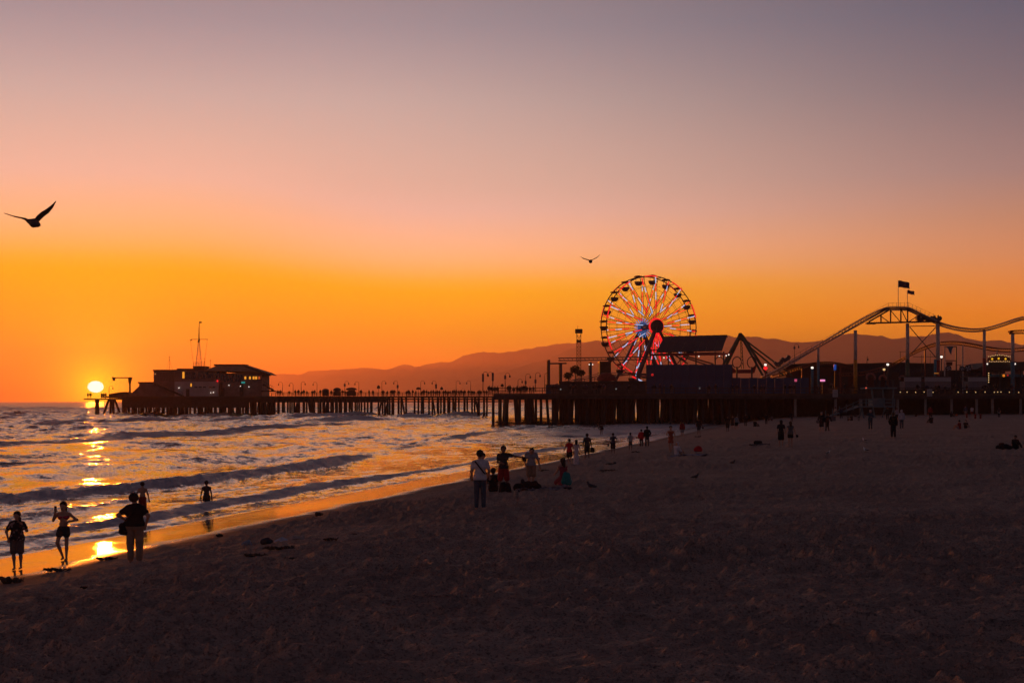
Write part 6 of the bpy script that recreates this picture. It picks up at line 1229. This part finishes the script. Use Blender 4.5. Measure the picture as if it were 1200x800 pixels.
# ================================================================== BIRDS
M_GULL = mat('gull_dark_feathers', (0.07, 0.065, 0.07), 0.7); M_GULW = mat('gull_white_feathers', (0.85, 0.83, 0.83), 0.7); M_BEAK = mat('gull_beak', (0.30, 0.18, 0.05), 0.5)
def wing_mesh(pts, chords, thick=0.012):            # leading-edge points and chord vectors -> thin tapering wing
    f = MB(); v = []; n = len(pts)
    for p, c in zip(pts, chords):
        p = Vector(p); c = Vector(c)
        for u, t_ in ((0, 0), (.25, 1), (.6, .8), (1, 0)): v.append(p + c * u + Vector((0, 0, thick * t_)))
        for u, t_ in ((.6, -.4), (.25, -.5)): v.append(p + c * u + Vector((0, 0, thick * t_)))
    for i in range(n - 1):
        for k in range(6): f.f.append((i * 6 + k, i * 6 + (k + 1) % 6, (i + 1) * 6 + (k + 1) % 6, (i + 1) * 6 + k))
    f.f += [tuple(range(6)), tuple((n - 1) * 6 + k for k in range(6))[::-1]]; f.v = [tuple(q) for q in v]; f.smooth = [True] * len(f.f); return f
def flying_gull(px, py, Y, lab, left, right, tail, beak, k):
    o0 = at(px, py, Y); t_ = empty('seagull', o0, lab, 'bird', 'gulls in flight'); q = lambda p: Vector((p[0] * k, p[2] * k if len(p) > 2 else 0, -p[1] * k))
    b0, b1 = q(tail), q(beak); dv = (b1 - b0).normalized()
    me = sdf_mesh('body', [(tuple(b0.lerp(b1, .25)), tuple(b0.lerp(b1, .6)), .05, .105), (tuple(b0.lerp(b1, .6)), tuple(b0.lerp(b1, .82)), .105, .065), (tuple(b0.lerp(b1, .8)), tuple(b0.lerp(b1, .92)), .065, .05), (tuple(b0), tuple(b0.lerp(b1, .3)), .02, .05)], .016, .04); mesh_obj('body', me, t_, M_GULL)
    MB().tube([tuple(b0.lerp(b1, .93)), tuple(b1 + dv * .04)], [.025, .004], 6).build('beak', M_BEAK, t_)
    for w_ in (left, right):
        pts_ = [q(p[:3]) for p in w_]; ch = [Vector((0, p[3] * .92, -p[4] * k)) for p in w_]; wing_mesh(pts_, ch).build('wing', M_GULL, t_)
    f = MB(); pb = b0 - dv * .14; f.add([b0 + Vector((0, .05, .01)), b0 + Vector((0, -.05, .01)), pb + Vector((-.02, -.09, 0)), pb + Vector((-.02, .09, 0)), b0 + Vector((0, .05, -.01)), b0 + Vector((0, -.05, -.01))], [(0, 1, 2, 3), (5, 4, 3, 2), (0, 3, 4), (1, 5, 2)]); f.build('tail', M_GULL, t_)
    return t_
Yg_ = 34.0; kg = mpp(Yg_)
flying_gull(39, 260, Yg_, 'large dark gull gliding with raised wings at far left above the sun', [(-5, -2.5, .0, .26, 2.2), (-10, -4.8, .25, .24, 1.4), (-16, -5.8, .3, .22, 1.2), (-24, -7.2, .25, .16, .9), (-34, -10, .1, .03, .1)], [(0, -1.5, 0, .28, 3.5), (4, -7, .15, .27, 3.6), (9, -11.5, .2, .25, 3.6), (15, -15, .15, .22, 3.2), (21, -19.5, .1, .14, 2.2), (26.5, -24.3, 0, .03, .3)], (-9, -2.2), (7.2, 3.8), kg)
Yg2 = 80.0
flying_gull(692, 306, Yg2, 'small distant gull with wings spread in a shallow V left of the ferris wheel', [(0, -1, 0, .26, .6), (-4, -2.4, .1, .24, .6), (-8, -3.6, .15, .2, .7), (-12, -5.6, .1, .04, .1)], [(0, -1, 0, .26, .6), (4, -3, .1, .24, .6), (8, -5, .15, .2, .8), (11.5, -8, .1, .04, .1)], (-.6, -.2, .35), (.6, .6, -.35), mpp(Yg2))
def ground_bird(px, py, hp, lab, white, flip=1, cat_='bird', nm='seagull'):
    x, y, z = ground_at(px, py); k = hp * mpp(y) / .38; t_ = empty(nm, (x, y, z), lab, cat_, 'birds on the sand'); t_.scale = (k, k, k)
    me = sdf_mesh('body', [((-.16 * flip, 0, .19), (.04 * flip, 0, .22), .055, .085), ((.04 * flip, 0, .22), (.12 * flip, 0, .30), .08, .05), ((.12 * flip, 0, .30), (.145 * flip, 0, .37), .045, .045), ((-.27 * flip, 0, .17), (-.14 * flip, 0, .19), .018, .05)], .02, .03); mesh_obj('body', me, t_, M_GULW if white else M_GULL)
    for s_ in (-1, 1): 
        me = sdf_mesh('wing', [((.03 * flip, s_ * .075, .235), (-.14 * flip, s_ * .06, .20), .045, .04), ((-.14 * flip, s_ * .06, .20), (-.30 * flip, s_ * .02, .175), .035, .01)], .018, .03); mesh_obj('wing', me, t_, M_GULL)
        MB().tube([(.0, s_ * .04, .16), (.0, s_ * .04, .02), (.05 * flip, s_ * .04, .005)], [.012, .009, .006], 5).build('leg', M_BEAK, t_)
    MB().tube([(.18 * flip, 0, .365), (.26 * flip, 0, .35)], [.018, .004], 6).build('beak', M_BEAK, t_)
ground_bird(1013, 519.5, 5.5, 'white breasted gull standing upper right of two others on the sand', True, -1); ground_bird(1014.5, 532.5, 6.5, 'white breasted gull standing lower right with a dark wing', True, -1); ground_bird(970.5, 534, 5, 'gull with a pale head crouched on open sand left of two others', True, 1)
ground_bird(692.5, 576.5, 10, 'dark gull standing upright on the sand right of the teal bag', False, -1); ground_bird(815, 563.5, 8, 'dark bird standing on the sand below the red bag', False, 1); ground_bird(858.5, 545.5, 6.5, 'dark bird crouched low on the sand at mid beach', False, 1)
# ================================================================== THINGS ON THE SAND
def lump(name, label, cat_, px, py, prims, m_, res=.03, k=.06, group=None, parts=()):
    x, y, z = ground_at(px, py); t_ = empty(name, (x, y, z), label, cat_, group)
    for i, (nm, pr_, mm) in enumerate([('body', prims, m_)] + list(parts)):
        if pr_: mesh_obj(nm, sdf_mesh(nm, pr_, res, k), t_, mm)
    return t_
def sheet(name, label, cat_, px, py, w, dep, m_, rz=0.0, seed=1, rise=.10, edge=None):
    x, y, z = ground_at(px, py); n, n2 = 22, 14; uu = np.linspace(-.5, .5, n); vv = np.linspace(-.5, .5, n2); U, Vv = np.meshgrid(uu, vv); c, s_ = math.cos(rz), math.sin(rz)
    X = U * w * (1 + .15 * fbm(Vv * 3, Vv * 0 + seed, seed, 2)); Y_ = Vv * dep * (1 + .25 * fbm(U * 3, U * 0 + seed, seed + 3, 2)); Xw = x + X * c - Y_ * s_; Yw_ = y + X * s_ + Y_ * c
    Zw = beach_z(Xw, Yw_) + .02 + rise * np.clip(fbm(U * 4 + seed, Vv * 3, seed, 3) + .15, 0, 1)
    o = mesh_obj(name, grid_mesh(name, Xw, Yw_, Zw), None, m_); md = o.modifiers.new('thickness', 'SOLIDIFY'); md.thickness = .012; tag(o, label, cat_); return o
lump('bag_pile', 'pile of dark bags and towels at the feet of the stooping man', 'bags', 616, 576, [((-.30, 0, .12), (.05, .05, .14), .17, .16), ((.0, .0, .2), (.1, .1, .26), .15, .12)], cloth((0.02, 0.02, 0.024)), parts=(('bag', [((.25, .1, .14), (.45, .1, .13), .18, .15), ((.3, .15, .25), (.36, .15, .28), .12, .1)], cloth((0.025, 0.012, 0.014))), ('towel', [((-.1, .15, .30), (-.12, .1, .38), .10, .07)], cloth(CHAR))))
sheet('beach_blanket', 'rumpled dark and pale blanket between the stooping man and the kneeling girl', 'blanket', 637, 576, 1.9, 1.4, mat('patterned_blanket', (0.15, 0.13, 0.15), 0.9, var=0.8, scale=5), .15, 3)
lump('teal_bag', 'bright teal bag beside the kneeling girl in pink', 'bag', 663.5, 571, [((-.08, 0, .12), (-.03, 0, .42), .12, .09), ((.1, 0, .1), (.06, 0, .40), .12, .09)], cloth((0.02, 0.22, 0.22)), res=.02, parts=(('strap', [((.10, 0, .42), (.24, 0, .12), .02, .02)], cloth(WHITE)),))
lump('black_bag', 'black bag standing between the feet of the man in red shorts', 'bag', 592.5, 579, [((-.14, -.1, .10), (-.10, -.1, .34), .12, .10), ((.10, -.1, .10), (.08, -.1, .32), .12, .10)], cloth(BLACK), res=.025, parts=(('handle', [((-.08, -.1, .43), (.05, -.1, .43), .02, .02)], cloth(CHAR)),))
sheet('beach_towel', 'pale towel laid flat on the sand beside the red bag', 'towel', 808, 534.5, 1.9, 1.6, cloth((0.28, 0.28, 0.34)), .1, 5, .05)
lump('red_bag', 'bright red bag standing on the pale towel', 'bag', 818, 531.5, [((-.15, 0, .12), (.15, 0, .12), .12, .12), ((-.10, 0, .22), (.12, 0, .24), .09, .09)], cloth((0.5, 0.015, 0.03)), res=.025, parts=(('handle', [((-.08, 0, .34), (.08, 0, .34), .025, .025)], cloth(DRED)),))
sheet('sitting_mat', 'pale mat under a dark bag on open sand left of the walking couple', 'mat', 890, 523, 1.35, .9, cloth((0.12, 0.10, 0.10)), 0, 7, .02); lump('dark_bag', 'dark bag lying on the pale mat left of the walking couple', 'bag', 888.5, 523, [((-.18, 0, .12), (.16, 0, .13), .14, .12)], cloth(BLACK))
x, y, z = ground_at(976, 493.5); t_ = empty('windbreak', (x, y, z), 'pale square windbreak panel right of the striding pair', 'windbreak'); k = mpp(y); MB().box((0, 0, 2.8 * k), (6.4 * k, .06, 5.2 * k)).build('panel', cloth((0.13, 0.11, 0.12)), t_)
for s_ in (-1, 1): MB().bar((s_ * 3.1 * k, 0.05, -.2), (s_ * 3.1 * k, .05, 5.6 * k), .05).build('pole', M_STEEL, t_)
x, y, z = ground_at(1000, 494); t_ = empty('beach_table', (x, y, z), 'low dark table with pale bundles under the lifeguard ramp', 'table'); MB().box((0, 0, .62), (1.7, .8, .06)).build('table_top', M_PILE, t_)
for a_ in (-.75, .75):
    for b_ in (-.3, .3): MB().bar((a_, b_, 0), (a_, b_, .6), .06).build('leg', M_PILE, t_)
mesh_obj('bundle', sdf_mesh('bundle', [((.2, 0, .75), (.5, 0, .78), .12, .1)], .03, .05), t_, cloth((0.16, 0.11, 0.11)))
lump('backpack', 'dark backpack and bundle left of the hunched figure at the right edge', 'bag', 1177, 526.5, [((-.35, 0, .12), (.1, 0, .16), .16, .18), ((.1, 0, .18), (.45, 0, .12), .14, .1)], cloth(BLACK), parts=(('bundle', [((-.2, .1, .30), (-.05, .1, .32), .1, .09)], cloth((0.05, 0.015, 0.015))),))
lump('sand_toy', 'small orange toy on the sand beside the reclining dark figure', 'toy', 1121, 488, [((-.1, 0, .16), (.12, 0, .2), .16, .14)], cloth((0.5, 0.06, 0.03)), parts=(('lid', [((0, 0, .34), (.05, 0, .36), .06, .05)], cloth(DRED)),))
# rumpled cloths and bags dropped on the sand, lower left
t_ = lump('grey_cloth', 'rumpled blue grey cloth, left of the dropped things on the lower beach', 'cloth', 289, 638.5, [((-.08, 0, .03), (.05, 0, .09), .06, .06), ((.03, 0, .06), (.09, .02, .03), .06, .05)], cloth((0.26, 0.32, 0.40)), res=.015, k=.03); t_ = lump('dark_bundle', 'dark crumpled bag in the middle of the dropped things on the lower beach', 'bag', 312.5, 636, [((-.09, 0, .05), (.03, 0, .10), .08, .07), ((.0, .05, .06), (.10, 0, .05), .07, .07)], cloth((0.05, 0.06, 0.08)), res=.015, k=.03)
lump('pale_shirt', 'pale crumpled shirt, right of the dropped things on the lower beach', 'cloth', 329.5, 635, [((-.14, 0, .04), (.02, 0, .10), .05, .06), ((.02, 0, .1), (.12, .02, .07), .06, .05), ((-.05, -.1, .03), (.05, -.1, .04), .05, .04)], cloth((0.45, 0.52, 0.62)), res=.015, k=.03); sheet('straw_mat', 'thin pale cloth stretched out flat right of the crumpled shirt', 'mat', 343, 632, .60, .5, cloth((0.40, 0.32, 0.28)), .25, 9, .05)
# kelp heaps
def kelp(px, py, wpx, hp, lab, seed):
    x, y, z = ground_at(px, py); rnd = random.Random(seed); k = mpp(y); w = wpx * k; hh = max(.06, hp * k * 1.35); t_ = empty('kelp_heap', (x, y, z), lab, 'seaweed', 'dark kelp heaps on the sand')
    pr_ = []
    for i in range(9): a = rnd.uniform(-.5, .5) * w; pr_.append(((a, rnd.uniform(-.25, .25) * w * .6, hh * .2), (a + rnd.uniform(-.2, .2) * w, rnd.uniform(-.25, .25) * w * .6, hh * rnd.uniform(.2, .7)), hh * .30, hh * .24))
    mesh_obj('heap', sdf_mesh('heap', pr_, max(.014, hh * .12), hh * .25), t_, mat('kelp', (0.035, 0.026, 0.018), 0.6, bump=.02, scale=8))
    f = MB()
    for i in range(26):
        a = rnd.uniform(-.62, .62) * w; b_ = rnd.uniform(-.3, .3) * w; th = rnd.uniform(0, 6.28); L = rnd.uniform(.12, .3) * w; pts_ = [(a + math.cos(th + .5 * u) * L * u, b_ + math.sin(th + .5 * u) * L * u, hh * (.15 + .5 * rnd.random() * (1 - u)) + .01) for u in (0, .35, .7, 1)]; f.tube(pts_, [.014, .012, .010, .004], 4)
    o = f.build('fronds', MATS['kelp'], t_); o['kind'] = 'stuff'
KELP = [(68, 669, 27, 4, 'kelp heap just below the young woman with the phone'), (14, 683, 22, 7, 'kelp heap at the far left edge below the heavy man'), (124, 656, 22, 4, 'kelp heap left of the large man at the wet sand edge'), (185, 686, 26, 4.5, 'long kelp strand below and right of the large man'), (330, 648, 28, 4, 'long kelp strand right of centre below the dropped things'), (300, 655, 20, 4, 'kelp strand below the grey cloth'),
        (341, 659, 12, 3, 'small kelp clump below the pale crumpled shirt'), (388, 640, 14, 3, 'small kelp clump right of the stretched pale cloth'), (374, 605, 7, 4, 'small kelp clump near the wet sand right of the dropped things'), (412, 627, 9, 3, 'small kelp clump below the centre wet sand edge'), (395, 602, 13, 2.5, 'thin kelp strand close to the wet sand at centre left'), (257, 629, 7, 3, 'tiny kelp clump just above the dropped things'),
        (716, 545, 9, 3.5, 'rounded kelp clump below the man in black with a jacket'), (745, 530, 8, 2, 'kelp strand behind the walking pair in red and black'), (712, 553, 18, 2, 'long thin kelp strand below the rounded clump'), (638, 553, 9, 2, 'kelp clump beneath the woman in white'), (818, 512, 6, 2, 'kelp clump behind the person with a bag'), (845, 497, 10, 2, 'dark kelp bank at the wash under the pier, lower one'), (850, 492, 9, 2, 'dark kelp bank at the wash under the pier, upper one'), (100, 690, 9, 3, 'small kelp clump in the lower left foreground'), (245, 690, 10, 2.5, 'small kelp clump on the dry sand at lower left')]
for i, a in enumerate(KELP): kelp(*a, seed=40 + i)
# small litter
def litter(px, py, w, m_, lab, rz=0.3):
    x, y, z = ground_at(px, py); k = mpp(y); f = MB(); f.lathe([(0, 0), (w * k * .42, .0), (w * k * .5, w * k * .6), (w * k * .42, w * k * .62), (w * k * .36, w * k * .05), (0, w * k * .05)], n=9); o = f.build('paper_cup', m_); o.location = (x, y, z + .02); o.rotation_euler = (1.25, .2, rz); tag(o, lab, 'litter', 'litter on the sand')
M_CUP = mat('paper_cup', (0.55, 0.40, 0.34), 0.8)
for a in ((606, 590, 4, 'pale paper cup lying right of the man in the white tee'), (714, 711, 4, 'pale paper cup lying alone in the middle foreground'), (383, 727, 4, 'pale scrap standing in the sand at lower centre left'), (315, 661, 3, 'tiny pale scrap below the dropped things'), (238, 690, 3, 'tiny pale scrap on the dry sand at lower left'), (887, 511, 2, 'tiny white scrap above the pale mat'), (815, 582, 3, 'tiny pale scrap on the sand below the dark bird'), (398, 640, 3, 'tiny reddish scrap beside a kelp clump')): litter(a[0], a[1], a[2], M_CUP, a[3])
for o in list(bpy.data.objects):
    if o.users_collection == (): bpy.data.objects.remove(o)
